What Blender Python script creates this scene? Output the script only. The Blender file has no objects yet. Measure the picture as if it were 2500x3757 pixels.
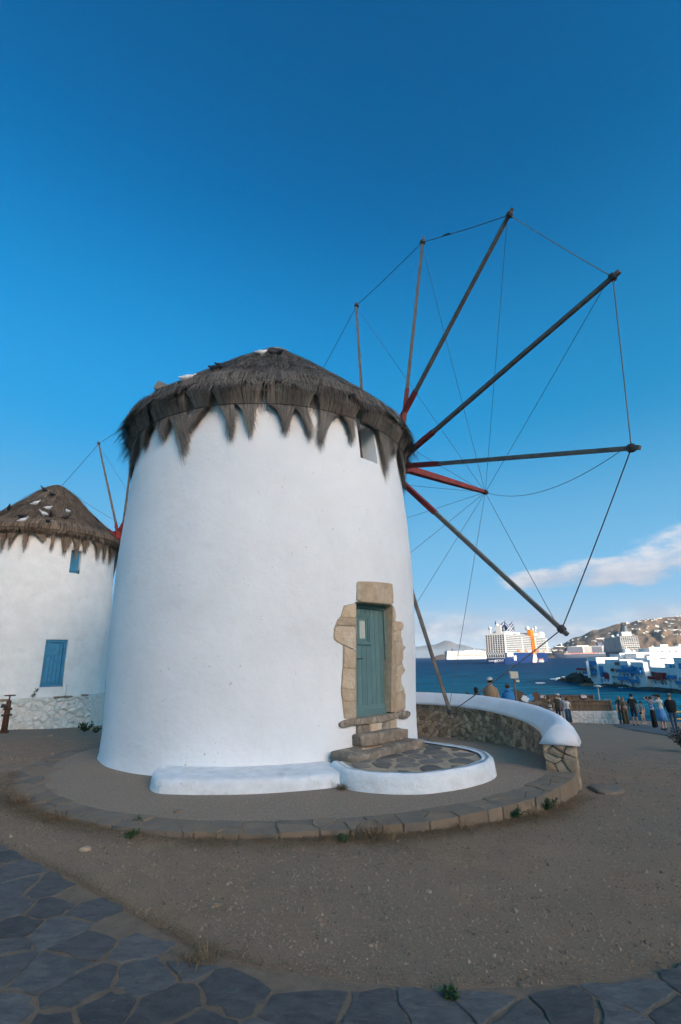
import bpy, bmesh, math, random
from mathutils import Vector, Matrix, noise as mnoise
R = math.radians
rng = random.Random(7)

# ---------------------------------------------------------------- camera, world, sun, exposure
scene = bpy.context.scene
COL = scene.collection
CAM = Vector((0.0, 0.0, 1.6))
PITCH, ROLL, FPX, IW, IH = 0.2951, -0.0172, 1774.6, 2500.0, 3757.0
_fw = Vector((0, math.cos(PITCH), math.sin(PITCH)))
_up = Vector((0, -math.sin(PITCH), math.cos(PITCH)))
_rt = Vector((1, 0, 0))
AX = _rt * math.cos(ROLL) + _up * math.sin(ROLL)
AU = _up * math.cos(ROLL) - _rt * math.sin(ROLL)
AF = _fw
cam_data = bpy.data.cameras.new('camera')
cam = bpy.data.objects.new('camera', cam_data)
COL.objects.link(cam)
cam_data.sensor_fit = 'VERTICAL'
cam_data.sensor_height = 36.0
cam_data.lens = FPX / IH * 36.0
cam_data.clip_start = 0.1
cam_data.clip_end = 60000
m = Matrix.Identity(4)
for i in range(3):
    m[i][0] = AX[i]; m[i][1] = AU[i]; m[i][2] = -AF[i]; m[i][3] = CAM[i]
cam.matrix_world = m
scene.camera = cam

SUN_EL = R(15.0)
SUN_H = Vector((0.55, -0.835, 0)).normalized()      # horizontal direction towards the sun: behind the viewer, to the right
SUN_DIR = Vector((SUN_H.x * math.cos(SUN_EL), SUN_H.y * math.cos(SUN_EL), math.sin(SUN_EL)))

world = bpy.data.worlds.new('World')
scene.world = world
world.use_nodes = True
SKY_GRADE = ((2.3, 0.069), (1.56, 0.350), (1.50, 0.375))   # deep clear-sky blue: contrast and gain per channel, the same all round
def build_world():
    nt = world.node_tree
    nt.nodes.clear()
    N = nt.nodes.new; L = nt.links.new
    def math_(op, a, b=None, clamp=False):
        n = N('ShaderNodeMath'); n.operation = op; n.use_clamp = clamp
        for i, v in enumerate((a, b)):
            if v is None: continue
            if isinstance(v, (int, float)): n.inputs[i].default_value = v
            else: L(v, n.inputs[i])
        return n.outputs[0]
    def ramp(v, a, b, lo=0.0, hi=1.0):
        n = N('ShaderNodeMapRange'); n.interpolation_type = 'SMOOTHSTEP'
        L(v, n.inputs[0]); n.inputs[1].default_value = a; n.inputs[2].default_value = b
        n.inputs[3].default_value = lo; n.inputs[4].default_value = hi
        return n.outputs[0]
    def mix(f, a, b):
        n = N('ShaderNodeMix'); n.data_type = 'RGBA'; L(f, n.inputs[0])
        for s_, v in ((6, a), (7, b)):
            if isinstance(v, tuple): n.inputs[s_].default_value = (*v, 1)
            else: L(v, n.inputs[s_])
        return n.outputs[2]
    out = N('ShaderNodeOutputWorld'); bg = N('ShaderNodeBackground')
    sky = N('ShaderNodeTexSky'); sky.sky_type = 'NISHITA'
    sky.sun_disc = False
    sky.sun_elevation = SUN_EL
    sky.sun_rotation = math.atan2(SUN_H.x, SUN_H.y)
    sky.altitude = 0
    sky.air_density = 1.0; sky.dust_density = 2.8; sky.ozone_density = 3.0
    bg.inputs['Strength'].default_value = 0.15
    sep = N('ShaderNodeSeparateColor'); com = N('ShaderNodeCombineColor')
    L(sky.outputs[0], sep.inputs[0])
    for i, (g, k) in enumerate(SKY_GRADE):
        v = math_('MINIMUM', math_('MULTIPLY', math_('POWER', sep.outputs[i], g), k), 60.0)
        if i == 0: v = math_('MAXIMUM', math_('SUBTRACT', v, .028), .004)
        L(v, com.inputs[i])
    tc = N('ShaderNodeTexCoord'); sx = N('ShaderNodeSeparateXYZ'); L(tc.outputs['Generated'], sx.inputs[0])
    el = math_('MULTIPLY', math_('ARCSINE', sx.outputs[2]), 57.2958)
    az = math_('MULTIPLY', math_('ARCTAN2', sx.outputs[0], sx.outputs[1]), 57.2958)
    # pale sea haze along the whole horizon
    dt_ = N('ShaderNodeVectorMath'); dt_.operation = 'DOT_PRODUCT'; L(tc.outputs['Generated'], dt_.inputs[0]); dt_.inputs[1].default_value = SUN_H
    away = ramp(dt_.outputs['Value'], -.25, .55, 1.0, 0.0)          # the sky round the sun keeps its own glare
    col = mix(math_('MULTIPLY', away, ramp(el, 12.0, 52.0, 0.9, 0.0)), com.outputs[0], (.055, .64, 1.26))
    col = mix(math_('MULTIPLY', away, ramp(el, 5.0, 27.0, 0.95, 0.0)), col, (.47, 1.13, 1.76))
    col = mix(math_('MULTIPLY', away, ramp(el, 0.0, 9.0, 0.95, 0.0)), col, (1.00, 1.27, 1.55))
    # clouds: a low broken bank all round the horizon and one long cumulus on the right
    cv = N('ShaderNodeCombineXYZ')
    L(math_('MULTIPLY', az, 0.075), cv.inputs[0]); L(math_('MULTIPLY', el, 0.20), cv.inputs[1])
    cv.inputs[2].default_value = 3.7
    def noise(scale, detail, rough, dist=0.0, off=0.0):
        n = N('ShaderNodeTexNoise'); n.inputs['Scale'].default_value = scale; n.inputs['Detail'].default_value = detail
        n.inputs['Roughness'].default_value = rough; n.inputs['Distortion'].default_value = dist
        if off:
            ad = N('ShaderNodeVectorMath'); ad.operation = 'ADD'; L(cv.outputs[0], ad.inputs[0]); ad.inputs[1].default_value = (off, off * .7, 0)
            L(ad.outputs[0], n.inputs['Vector'])
        else: L(cv.outputs[0], n.inputs['Vector'])
        return n.outputs[0]
    n1 = noise(1.3, 8, .62, .25); n2 = noise(2.6, 8, .62, .1, 4.3)
    bank = math_('MULTIPLY', ramp(n1, .33, .56), ramp(el, 3.2, 5.6, 1.0, 0.0))
    bank = math_('MULTIPLY', bank, ramp(el, .4, 2.4, .45, 1.0))
    def blob(a0, e0, wa, we):
        da = math_('DIVIDE', math_('SUBTRACT', az, a0), wa); de = math_('DIVIDE', math_('SUBTRACT', el, e0), we)
        return math_('SUBTRACT', 1.0, math_('ADD', math_('MULTIPLY', da, da), math_('MULTIPLY', de, de)))
    shapes = [blob(*a) for a in CLOUDS]
    d = shapes[0]
    for q in shapes[1:]: d = math_('MAXIMUM', d, q)
    dens = math_('ADD', math_('MAXIMUM', d, -2.0), math_('MULTIPLY', math_('SUBTRACT', n2, .5), 3.2))
    cum = math_('MULTIPLY', ramp(dens, -.15, 1.0), .88)
    lit = ramp(math_('ADD', math_('MULTIPLY', math_('SUBTRACT', el, 8.8), .20), math_('MULTIPLY', n2, 1.4)), .25, 1.05)
    ccol = mix(lit, (1.05, 1.14, 1.36), (1.75, 1.72, 1.78))
    col = mix(math_('MULTIPLY', bank, .85), col, mix(ramp(n2, .40, .66), (.95, 1.10, 1.36), (1.62, 1.64, 1.70)))
    col = mix(cum, col, ccol)
    L(col, bg.inputs[0]); L(bg.outputs[0], out.inputs[0])
CLOUDS = ((30.0, 8.2, 9.0, 1.7), (37.0, 9.2, 7.0, 2.5), (48.0, 9.0, 9.0, 2.2), (23.5, 8.0, 5.5, 1.2), (-70, 8.5, 12, 1.6), (120, 9, 14, 2.2))
build_world()

sun_l = bpy.data.lights.new('sun', 'SUN')
sun_l.energy = 2.0
sun_l.angle = R(0.5)
sun_l.color = (1.0, 0.90, 0.76)
sun_o = bpy.data.objects.new('sun', sun_l)
COL.objects.link(sun_o)
sun_o.rotation_euler = SUN_DIR.to_track_quat('Z', 'Y').to_euler()
sun_o.location = (40, -60, 60)

vs = scene.view_settings
vs.view_transform = 'Standard'; vs.look = 'None'; vs.gamma = 1.0; vs.use_curve_mapping = False
vs.exposure = 1.65
# ---------------------------------------------------------------- helpers
def px_ray(x, y):
    return AX * ((x - IW / 2) / FPX) - AU * ((y - IH / 2) / FPX) + AF
def at_y(x, y, Y):
    v = px_ray(x, y); return CAM + v * (Y / v.y)
def at_x(x, y, X):
    v = px_ray(x, y); return CAM + v * (X / v.x)
def at_z(x, y, Z):
    v = px_ray(x, y); return CAM + v * ((Z - CAM.z) / v.z)
def sstep(a, b, x):
    t = min(1.0, max(0.0, (x - a) / (b - a))); return t * t * (3 - 2 * t)
def fbm(x, y, z=0.0, o=3):
    s = 0; a = 1
    for i in range(o):
        s += a * mnoise.noise((x, y, z)); x *= 2.1; y *= 2.1; z *= 2.1; a *= .5
    return s

class MB:
    """collects faces; build() links them as ONE mesh object"""
    def __init__(s): s.v = []; s.f = []; s.m = []; s.t = []; s.cm = 0; s.tone = None
    def add(s, vs, fs):
        b = len(s.v); s.v += [tuple(p) for p in vs]
        s.f += [tuple(i + b for i in q) for q in fs]; s.m += [s.cm] * len(fs)
        if s.tone is not None: s.t += [s.tone] * len(vs)
        return s
    def box(s, c, d, M=None, taper=1.0):
        x, y, z = d[0] / 2, d[1] / 2, d[2] / 2; c = Vector(c)
        P = [Vector((a * x * (taper if k > 0 else 1), b * y * (taper if k > 0 else 1), k * z)) for k in (-1, 1) for b in (-1, 1) for a in (-1, 1)]
        if M is not None: P = [M @ p for p in P]
        return s.add([p + c for p in P], [(0, 2, 3, 1), (4, 5, 7, 6), (0, 1, 5, 4), (2, 6, 7, 3), (0, 4, 6, 2), (1, 3, 7, 5)])
    def bbox(s, x0, x1, y0, y1, z0, z1):
        return s.box(((x0 + x1) / 2, (y0 + y1) / 2, (z0 + z1) / 2), (abs(x1 - x0), abs(y1 - y0), abs(z1 - z0)))
    def tube(s, pts, rad, n=8, cap=True, sq=False):
        pts = [Vector(p) for p in pts]; k = len(pts)
        if isinstance(rad, (int, float)): rad = [rad] * k
        vs = []; up0 = None
        for i, p in enumerate(pts):
            d = (pts[min(i + 1, k - 1)] - pts[max(i - 1, 0)]).normalized()
            if up0 is None:
                up0 = Vector((0, 0, 1)) if abs(d.z) < .9 else Vector((1, 0, 0))
            a = d.cross(up0).normalized(); b = a.cross(d).normalized(); up0 = b
            for j in range(n):
                an = 2 * math.pi * (j + (.5 if sq else 0)) / n
                vs.append(p + (a * math.cos(an) + b * math.sin(an)) * rad[i])
        fs = [(i * n + j, i * n + (j + 1) % n, (i + 1) * n + (j + 1) % n, (i + 1) * n + j) for i in range(k - 1) for j in range(n)]
        if cap: fs += [tuple(range(n - 1, -1, -1)), tuple((k - 1) * n + j for j in range(n))]
        return s.add(vs, fs)
    def lathe(s, prof, n=32, c=(0, 0, 0), a0=0, a1=2 * math.pi):
        full = abs(a1 - a0 - 2 * math.pi) < 1e-6; cols = n if full else n + 1; k = len(prof)
        vs = [(c[0] + r * math.cos(a0 + (a1 - a0) * j / n), c[1] + r * math.sin(a0 + (a1 - a0) * j / n), c[2] + z) for r, z in prof for j in range(cols)]
        fs = [(i * cols + j, i * cols + (j + 1) % cols, (i + 1) * cols + (j + 1) % cols, (i + 1) * cols + j) for i in range(k - 1) for j in range(n)]
        return s.add(vs, fs)
    def prism(s, poly, fn0, fn1):
        n = len(poly)
        vs = [fn0(*p) for p in poly] + [fn1(*p) for p in poly]
        return s.add(vs, [tuple(range(n - 1, -1, -1)), tuple(range(n, 2 * n))] + [(i, (i + 1) % n, n + (i + 1) % n, n + i) for i in range(n)])
    def ball(s, c, r, n=10, k=6, M=None):
        if isinstance(r, (int, float)): r = (r, r, r)
        vs = []; c = Vector(c)
        for i in range(k + 1):
            t = math.pi * i / k
            for j in range(n):
                p = Vector((r[0] * math.sin(t) * math.cos(2 * math.pi * j / n), r[1] * math.sin(t) * math.sin(2 * math.pi * j / n), r[2] * math.cos(t)))
                vs.append((M @ p if M else p) + c)
        return s.add(vs, [(i * n + j, (i + 1) * n + j, (i + 1) * n + (j + 1) % n, i * n + (j + 1) % n) for i in range(k) for j in range(n)])
    def blade(s, pts, w, side):
        """thin tapering ribbon along pts"""
        k = len(pts); vs = []
        for i, p in enumerate(pts):
            ww = side * (w * (1 - .75 * i / (k - 1)) * .5)
            vs += [p - ww, p + ww]
        return s.add(vs, [(2 * i, 2 * i + 1, 2 * i + 3, 2 * i + 2) for i in range(k - 1)])
    def mesh(s, name, mats, smooth=False):
        me = bpy.data.meshes.new(name); me.from_pydata(s.v, [], s.f)
        for q in (mats if isinstance(mats, (list, tuple)) else [mats]): me.materials.append(q)
        if any(s.m): me.polygons.foreach_set('material_index', s.m)
        if smooth: me.polygons.foreach_set('use_smooth', [True] * len(me.polygons))
        if s.t and len(s.t) == len(s.v):
            at = me.attributes.new('tone', 'FLOAT', 'POINT'); at.data.foreach_set('value', s.t)
        me.update(); return me
    def build(s, name, mats, parent=None, smooth=False):
        return put(name, s.mesh(name, mats, smooth), parent)

WINV = {}
def put(name, me, parent=None, loc=None):
    o = bpy.data.objects.new(name, me); COL.objects.link(o)
    if parent is not None:
        o.parent = parent
        if parent.name in WINV: o.matrix_parent_inverse = WINV[parent.name]
    if loc is not None: o.location = loc
    return o
def empty(name, loc, world_parts=True, rz=0.0):
    """an Empty at a thing's base; its parts are modelled in world space unless world_parts is off"""
    o = bpy.data.objects.new(name, None); COL.objects.link(o)
    o.location = loc; o.rotation_euler = (0, 0, rz); o.empty_display_size = .2
    if world_parts: WINV[o.name] = Matrix.Translation(-Vector(loc))
    return o
def tag(o, label=None, cat=None, group=None, kind=None):
    if label: o['label'] = label
    if cat: o['category'] = cat
    if group: o['group'] = group
    if kind: o['kind'] = kind
    return o
def copy_tree(o, parent=None):
    c = o.copy(); COL.objects.link(c); c.parent = parent
    if parent is not None: c.matrix_parent_inverse = o.matrix_parent_inverse.copy()
    for ch in o.children: copy_tree(ch, c)
    return c

def clip(poly, nx, ny, d):
    out = []; n = len(poly)
    for i in range(n):
        a = poly[i]; b = poly[(i + 1) % n]
        da = a[0] * nx + a[1] * ny - d; db = b[0] * nx + b[1] * ny - d
        if da <= 0: out.append(a)
        if da * db < 0:
            t = da / (da - db); out.append((a[0] + (b[0] - a[0]) * t, a[1] + (b[1] - a[1]) * t))
    return out
def voronoi(seeds, bound, reach):
    cells = []
    for i, (x, y) in enumerate(seeds):
        p = list(bound)
        for j, (u, v) in enumerate(seeds):
            if i == j or abs(u - x) > reach or abs(v - y) > reach: continue
            nx, ny = u - x, v - y
            p = clip(p, nx, ny, (u * u + v * v - x * x - y * y) / 2)
            if len(p) < 3: break
        cells.append(p)
    return cells
def area(p): return .5 * sum(p[i][0] * p[(i + 1) % len(p)][1] - p[(i + 1) % len(p)][0] * p[i][1] for i in range(len(p)))
def centroid(p): return (sum(q[0] for q in p) / len(p), sum(q[1] for q in p) / len(p))
def inset(poly, g):
    if area(poly) < 0: poly = poly[::-1]
    n = len(poly); out = list(poly)
    for i in range(n):
        a = poly[i]; b = poly[(i + 1) % n]; dx, dy = b[0] - a[0], b[1] - a[1]; l = math.hypot(dx, dy)
        if l < 1e-6: continue
        nx, ny = dy / l, -dx / l
        out = clip(out, nx, ny, a[0] * nx + a[1] * ny - g)
        if len(out) < 3: return []
    return out
def chaikin(p, it=1, q=.25):
    for _ in range(it):
        o = []
        for i in range(len(p)):
            a = p[i]; b = p[(i + 1) % len(p)]
            o += [(a[0] * (1 - q) + b[0] * q, a[1] * (1 - q) + b[1] * q), (a[0] * q + b[0] * (1 - q), a[1] * q + b[1] * (1 - q))]
        p = o
    return p
def thin(p, d):
    o = []
    for q in p:
        if not o or math.hypot(q[0] - o[-1][0], q[1] - o[-1][1]) > d: o.append(q)
    if len(o) > 3 and math.hypot(o[0][0] - o[-1][0], o[0][1] - o[-1][1]) < d: o.pop()
    return o
def stone(poly, h, fn, base=-.05, dome=.25, edge=.12, rg=rng, jit=.0):
    """one pillow-shaped stone over a flat outline; fn maps (u, v, height) into the scene"""
    c = centroid(poly); n = len(poly); mb = MB(); vs = []
    hs = [h * (1 + rg.uniform(-.18, .18)) for _ in poly]
    for k, (sc, hh) in enumerate(((1, base), (1, .55), (1 - edge, .9))):
        for i, (x, y) in enumerate(poly):
            s_ = sc + (rg.uniform(-jit, jit) if k else 0)
            z = base if k == 0 else hs[i] * hh
            vs.append(fn(c[0] + (x - c[0]) * s_, c[1] + (y - c[1]) * s_, z))
    vs.append(fn(c[0], c[1], h * (1 + dome * rg.uniform(-.3, 1))))
    fs = []
    for k in (0, 1):
        fs += [(k * n + i, k * n + (i + 1) % n, (k + 1) * n + (i + 1) % n, (k + 1) * n + i) for i in range(n)]
    fs += [(2 * n + i, 2 * n + (i + 1) % n, 3 * n) for i in range(n)]
    return mb.add(vs, fs)

# ---------------------------------------------------------------- materials
def pmat(name, c1, c2=None, scale=4.0, rough=.85, bump=0.0, bscale=20.0, detail=6.0, lo=.35, hi=.65, c3=None, s3=.6, lo3=.5, hi3=.7,
         vary=0.0, attr=0.0, spec=.3, metallic=0.0, stretch=None, fleck=None, fscale=160.0, fth=.72, alpha=None, bdist=.02):
    m = bpy.data.materials.new(name); m.use_nodes = True
    nt = m.node_tree; N = nt.nodes.new; L = nt.links.new
    b = nt.nodes['Principled BSDF']
    b.inputs['Roughness'].default_value = rough; b.inputs['Metallic'].default_value = metallic
    b.inputs['Specular IOR Level'].default_value = spec
    tc = N('ShaderNodeTexCoord'); co = tc.outputs['Object']
    if stretch:
        mp = N('ShaderNodeMapping'); mp.inputs['Scale'].default_value = stretch; L(co, mp.inputs[0]); co = mp.outputs[0]
    if vary:
        oi = N('ShaderNodeObjectInfo'); ad = N('ShaderNodeVectorMath'); ad.operation = 'ADD'
        mu = N('ShaderNodeVectorMath'); mu.operation = 'SCALE'; mu.inputs[0].default_value = (37, 19, 53); L(oi.outputs['Random'], mu.inputs['Scale'])
        L(co, ad.inputs[0]); L(mu.outputs[0], ad.inputs[1]); co = ad.outputs[0]
    def noise(sc, det, ro=.6):
        n = N('ShaderNodeTexNoise'); n.inputs['Scale'].default_value = sc; n.inputs['Detail'].default_value = det; n.inputs['Roughness'].default_value = ro
        L(co, n.inputs['Vector']); return n.outputs[0]
    def rmp(v, a, c):
        n = N('ShaderNodeMapRange'); L(v, n.inputs[0]); n.inputs[1].default_value = a; n.inputs[2].default_value = c; return n.outputs[0]
    def mixc(f, a, c, mode='MIX'):
        n = N('ShaderNodeMix'); n.data_type = 'RGBA'; n.blend_type = mode
        if isinstance(f, float): n.inputs[0].default_value = f
        else: L(f, n.inputs[0])
        for s_, v in ((6, a), (7, c)):
            if isinstance(v, tuple): n.inputs[s_].default_value = (*v, 1)
            else: L(v, n.inputs[s_])
        return n.outputs[2]
    col = c1
    if c2: col = mixc(rmp(noise(scale, detail), lo, hi), c1, c2)
    if c3: col = mixc(rmp(noise(s3, 5, .65), lo3, hi3), col, c3)
    if fleck: col = mixc(rmp(noise(fscale, 2), fth, fth + .04), col, fleck)
    def bright(v, amt, col):
        mr = N('ShaderNodeMapRange'); L(v, mr.inputs[0]); mr.inputs[3].default_value = 1 - amt; mr.inputs[4].default_value = 1 + amt
        cm = N('ShaderNodeCombineColor')
        for i in range(3): L(mr.outputs[0], cm.inputs[i])
        return mixc(1.0, col, cm.outputs[0], 'MULTIPLY')
    if vary: col = bright(oi.outputs['Random'], vary, col)
    if attr:
        at = N('ShaderNodeAttribute'); at.attribute_name = 'tone'; col = bright(at.outputs['Fac'], attr, col)
    if isinstance(col, tuple): b.inputs['Base Color'].default_value = (*col, 1)
    else: L(col, b.inputs['Base Color'])
    if bump:
        bp = N('ShaderNodeBump'); bp.inputs['Strength'].default_value = bump; bp.inputs['Distance'].default_value = bdist
        L(noise(bscale, 8, .65), bp.inputs['Height']); L(bp.outputs[0], b.inputs['Normal'])
    return m

M = {}
M['plaster'] = pmat('whitewash', (.80, .80, .80), (.735, .735, .735), .9, .9, .35, 2.4, bdist=.06, c3=(.70, .69, .67), s3=.9, lo3=.60, hi3=.85, fleck=(.50, .49, .47), fscale=17, fth=.71)
M['plaster_old'] = pmat('old_whitewash', (.74, .73, .71), (.66, .645, .62), 2.2, .92, .6, 9, c3=(.58, .555, .52), s3=1.3, lo3=.58, hi3=.8, fleck=(.42, .39, .35), fscale=30, fth=.74)
M['white_rim'] = pmat('limewash', (.78, .78, .78), (.66, .655, .64), 5, .9, .8, 9, c3=(.48, .45, .41), s3=2.6, lo3=.56, hi3=.80, fleck=(.40, .36, .31), fscale=20, fth=.72, bdist=.03)
M['coping'] = pmat('coping_limewash', (.74, .75, .77), (.66, .67, .69), 3, .9, .35, 10, fleck=(.25, .22, .2), fscale=18, fth=.78)
M['straw'] = pmat('grey_straw', (.225, .198, .172), (.135, .119, .106), 1.4, .9, attr=.85, spec=.15)
M['straw_brown'] = pmat('brown_straw', (.22, .165, .12), (.12, .088, .066), 2.0, .9, attr=.8, spec=.15)
M['thatch_core'] = pmat('thatch_core', (.075, .064, .057), (.045, .038, .034), 12, .95, .9, 40)
M['thatch_core_brown'] = pmat('brown_thatch_core', (.11, .08, .058), (.06, .043, .033), 9, .95, 1.0, 30)
M['wood'] = pmat('weathered_timber', (.17, .145, .125), (.11, .095, .085), 6, .85, .5, 60, stretch=(1, 1, 1))
M['wood_pale'] = pmat('pale_timber', (.27, .24, .21), (.17, .15, .13), 6, .85, .5, 60)
M['red_paint'] = pmat('oxide_red_paint', (.26, .035, .025), (.17, .025, .02), 5, .6, .2, 40, fleck=(.3, .2, .16), fscale=30, fth=.74)
M['rope'] = pmat('rope', (.11, .10, .095), (.07, .065, .065), 40, .95)
M['rope_pale'] = pmat('pale_rope', (.24, .21, .18), (.15, .13, .12), 60, .95, .5, 200)
M['iron'] = pmat('dark_iron', (.03, .03, .033), (.05, .04, .035), 20, .6, spec=.4)
M['door'] = pmat('grey_green_paint', (.118, .205, .205), (.098, .175, .178), 5, .55, .15, 30, c3=(.14, .19, .175), s3=3, lo3=.6, hi3=.8, vary=.08)
M['door_glass'] = pmat('frosted_pane', (.50, .52, .45), (.38, .40, .34), 8, .35, spec=.5)
M['sandstone'] = pmat('sandstone', (.56, .43, .30), (.46, .34, .225), 7, .92, .9, 35, c3=(.62, .54, .44), s3=3, lo3=.5, hi3=.75, vary=.14)
M['step_stone'] = pmat('step_stone', (.30, .232, .170), (.175, .142, .112), 9, .92, 1.0, 30, c3=(.47, .39, .30), s3=6, lo3=.52, hi3=.68, vary=.12)
M['mortar'] = pmat('sandy_mortar', (.47, .36, .25), (.36, .27, .18), 10, .95, .7, 40)
M['rubble'] = pmat('rubble_stone', (0.440, 0.320, 0.211), (0.275, 0.210, 0.150), 9, .92, .9, 32, c3=(0.517, 0.400, 0.282), s3=5, lo3=.5, hi3=.75, vary=.42)
M['rubble_mortar'] = pmat('dark_mortar', (.20, .16, .122), (.12, .098, .08), 14, .95, .8, 40)
M['white_rubble'] = pmat('whitewashed_rubble', (.68, .655, .61), (.58, .55, .50), 8, .92, .9, 24, c3=(.46, .42, .36), s3=4, lo3=.58, hi3=.8, vary=.10)
M['white_mortar'] = pmat('whitewashed_mortar', (.60, .575, .53), (.46, .43, .38), 10, .95, .9, 26)
M['gravel'] = pmat('gravel_ground', (0.341, 0.220, 0.130), (0.259, 0.167, 0.102), 2.2, .95, .9, 55, c3=(0.274, 0.189, 0.125), s3=.38, lo3=.40, hi3=.58, fleck=(0.38, 0.29, 0.21), fscale=45, fth=.64, bdist=.03)
M['aggregate'] = pmat('aggregate_floor', (0.331, 0.242, 0.168), (0.254, 0.187, 0.134), 30, .95, .8, 90, c3=(0.264, 0.195, 0.141), s3=.8, fleck=(0.451, 0.352, 0.271), fscale=34, fth=.62)
M['kerb'] = pmat('kerb_stone', (0.202, 0.151, 0.106), (0.238, 0.170, 0.112), 6, .92, .7, 26, c3=(0.157, 0.130, 0.105), s3=3, lo3=.45, hi3=.65, vary=.10)
M['kerb_joint'] = pmat('kerb_joint', (0.307, 0.207, 0.127), (0.240, 0.163, 0.102), 12, .95, .7, 40)
M['slate'] = pmat('blue_slate', (.126, .117, .108), (.074, .072, .070), 9, .8, 1.0, 26, c3=(.155, .142, .122), s3=6, lo3=.52, hi3=.72, vary=.30, spec=.35, stretch=(1, 1.8, 1.001))
M['stoop_flag'] = pmat('stoop_flag', (0.210, 0.172, 0.134), (0.150, 0.129, 0.108), 6, .9, .7, 24, c3=(0.126, 0.117, 0.108), s3=3, lo3=.45, hi3=.65, vary=.25)
M['slate_joint'] = pmat('sandy_joint', (0.240, 0.167, 0.111), (0.178, 0.125, 0.085), 10, .95, .8, 45)
M['pebble'] = pmat('pebbles', (0.292, 0.211, 0.144), (0.130, 0.095, 0.069), 9, .9, attr=.38)
M['dry_grass'] = pmat('dry_grass', (.26, .165, .085), (.17, .105, .055), 8, .9, attr=.5)
M['weed'] = pmat('weed_leaf', (.045, .085, .030), (.030, .060, .024), 20, .7, attr=.4)
M['blue_paint'] = pmat('blue_paint', (.055, .24, .39), (.045, .19, .31), 6, .6, .3, 40, fleck=(.10, .07, .055), fscale=9, fth=.67, vary=.12)
M['rust'] = pmat('rusty_iron', (.105, .045, .026), (.060, .030, .022), 14, .9, .7, 50)
# ---------------------------------------------------------------- ground, sea, platform, path
SEA = -10.9
PC = Vector((-.72, 10.0)); PR = 4.63
def softplus(t, k=1.6):
    return t if t / k > 20 else k * math.log1p(math.exp(t / k))
def ground_z(x, y):
    t = .5 * (x - 3) + .85 * (y - 8)
    z = -.035 - .095 * sstep(-.5, 3, x) - .088 * softplus(t) - .28 * sstep(12, 18, y) * sstep(-3, -8, x)
    z += .05 * sstep(-2, -5, x) * sstep(12, 9, y)
    z += .02 * fbm(x * .35, y * .35, 1.3, 2)
    # the bank above the beach and the shore
    edge = 46 + 4 * fbm(x * .05, y * .05, 7, 2)
    u = y + .16 * x - edge
    if u > 0: z -= 9.5 * sstep(0, 16, u)
    # unseen hill added behind and right of the viewer to shade the foreground
    d = -(x * -SUN_H.x + y * -SUN_H.y) * -1
    d = x * SUN_H.x + y * SUN_H.y
    l = abs(x * -SUN_H.y + y * SUN_H.x - 8)
    z += SHADE_HILL_H * sstep(40, 262, d) * sstep(160, 95, l) + sstep(40, 200, d) * 3 * fbm(x * .03, y * .03, 3, 3)
    return z
SHADE_HILL_H = 92.0  # tall enough for its shadow to cover both mills
def ground_at(px, py):
    v = px_ray(px, py); a = 1.0; s = 2.0
    while s < 300:
        P = CAM + v * s
        if P.z < ground_z(P.x, P.y):
            lo, hi = s - .25, s
            for _ in range(20):
                mi = (lo + hi) / 2; Q = CAM + v * mi
                if Q.z < ground_z(Q.x, Q.y): hi = mi
                else: lo = mi
            return CAM + v * hi
        s += .25
    return CAM + v * s

def grid_sheet(name, xs, ys, fz, mat_):
    mb = MB(); nx = len(xs)
    vs = [(x, y, fz(x, y)) for y in ys for x in xs]
    mb.add(vs, [(j * nx + i, j * nx + i + 1, (j + 1) * nx + i + 1, (j + 1) * nx + i) for j in range(len(ys) - 1) for i in range(nx - 1)])
    return mb.build(name, mat_, smooth=True)
def spaced(a, fine0, fine1, b, step, n):
    L_ = []; x = fine0
    while x < fine1 + 1e-6: L_.append(x); x += step
    lo = [fine0 - (fine0 - a) * (k / n) ** 2 for k in range(n, 0, -1)]
    hi = [fine1 + (b - fine1) * (k / n) ** 2 for k in range(1, n + 1)]
    return lo + L_ + hi
def gz_bumpy(x, y):
    z = ground_z(x, y)
    if -8 < x < 9 and 1 < y < 16: z += .008 * fbm(x * 2.3, y * 2.3, 5, 3)
    return z
g = grid_sheet('ground', spaced(-220, -9, 22, 420, .16, 46), spaced(-460, .5, 16, 75, .16, 64), gz_bumpy, M['gravel'])
tag(g, kind='structure')

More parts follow.
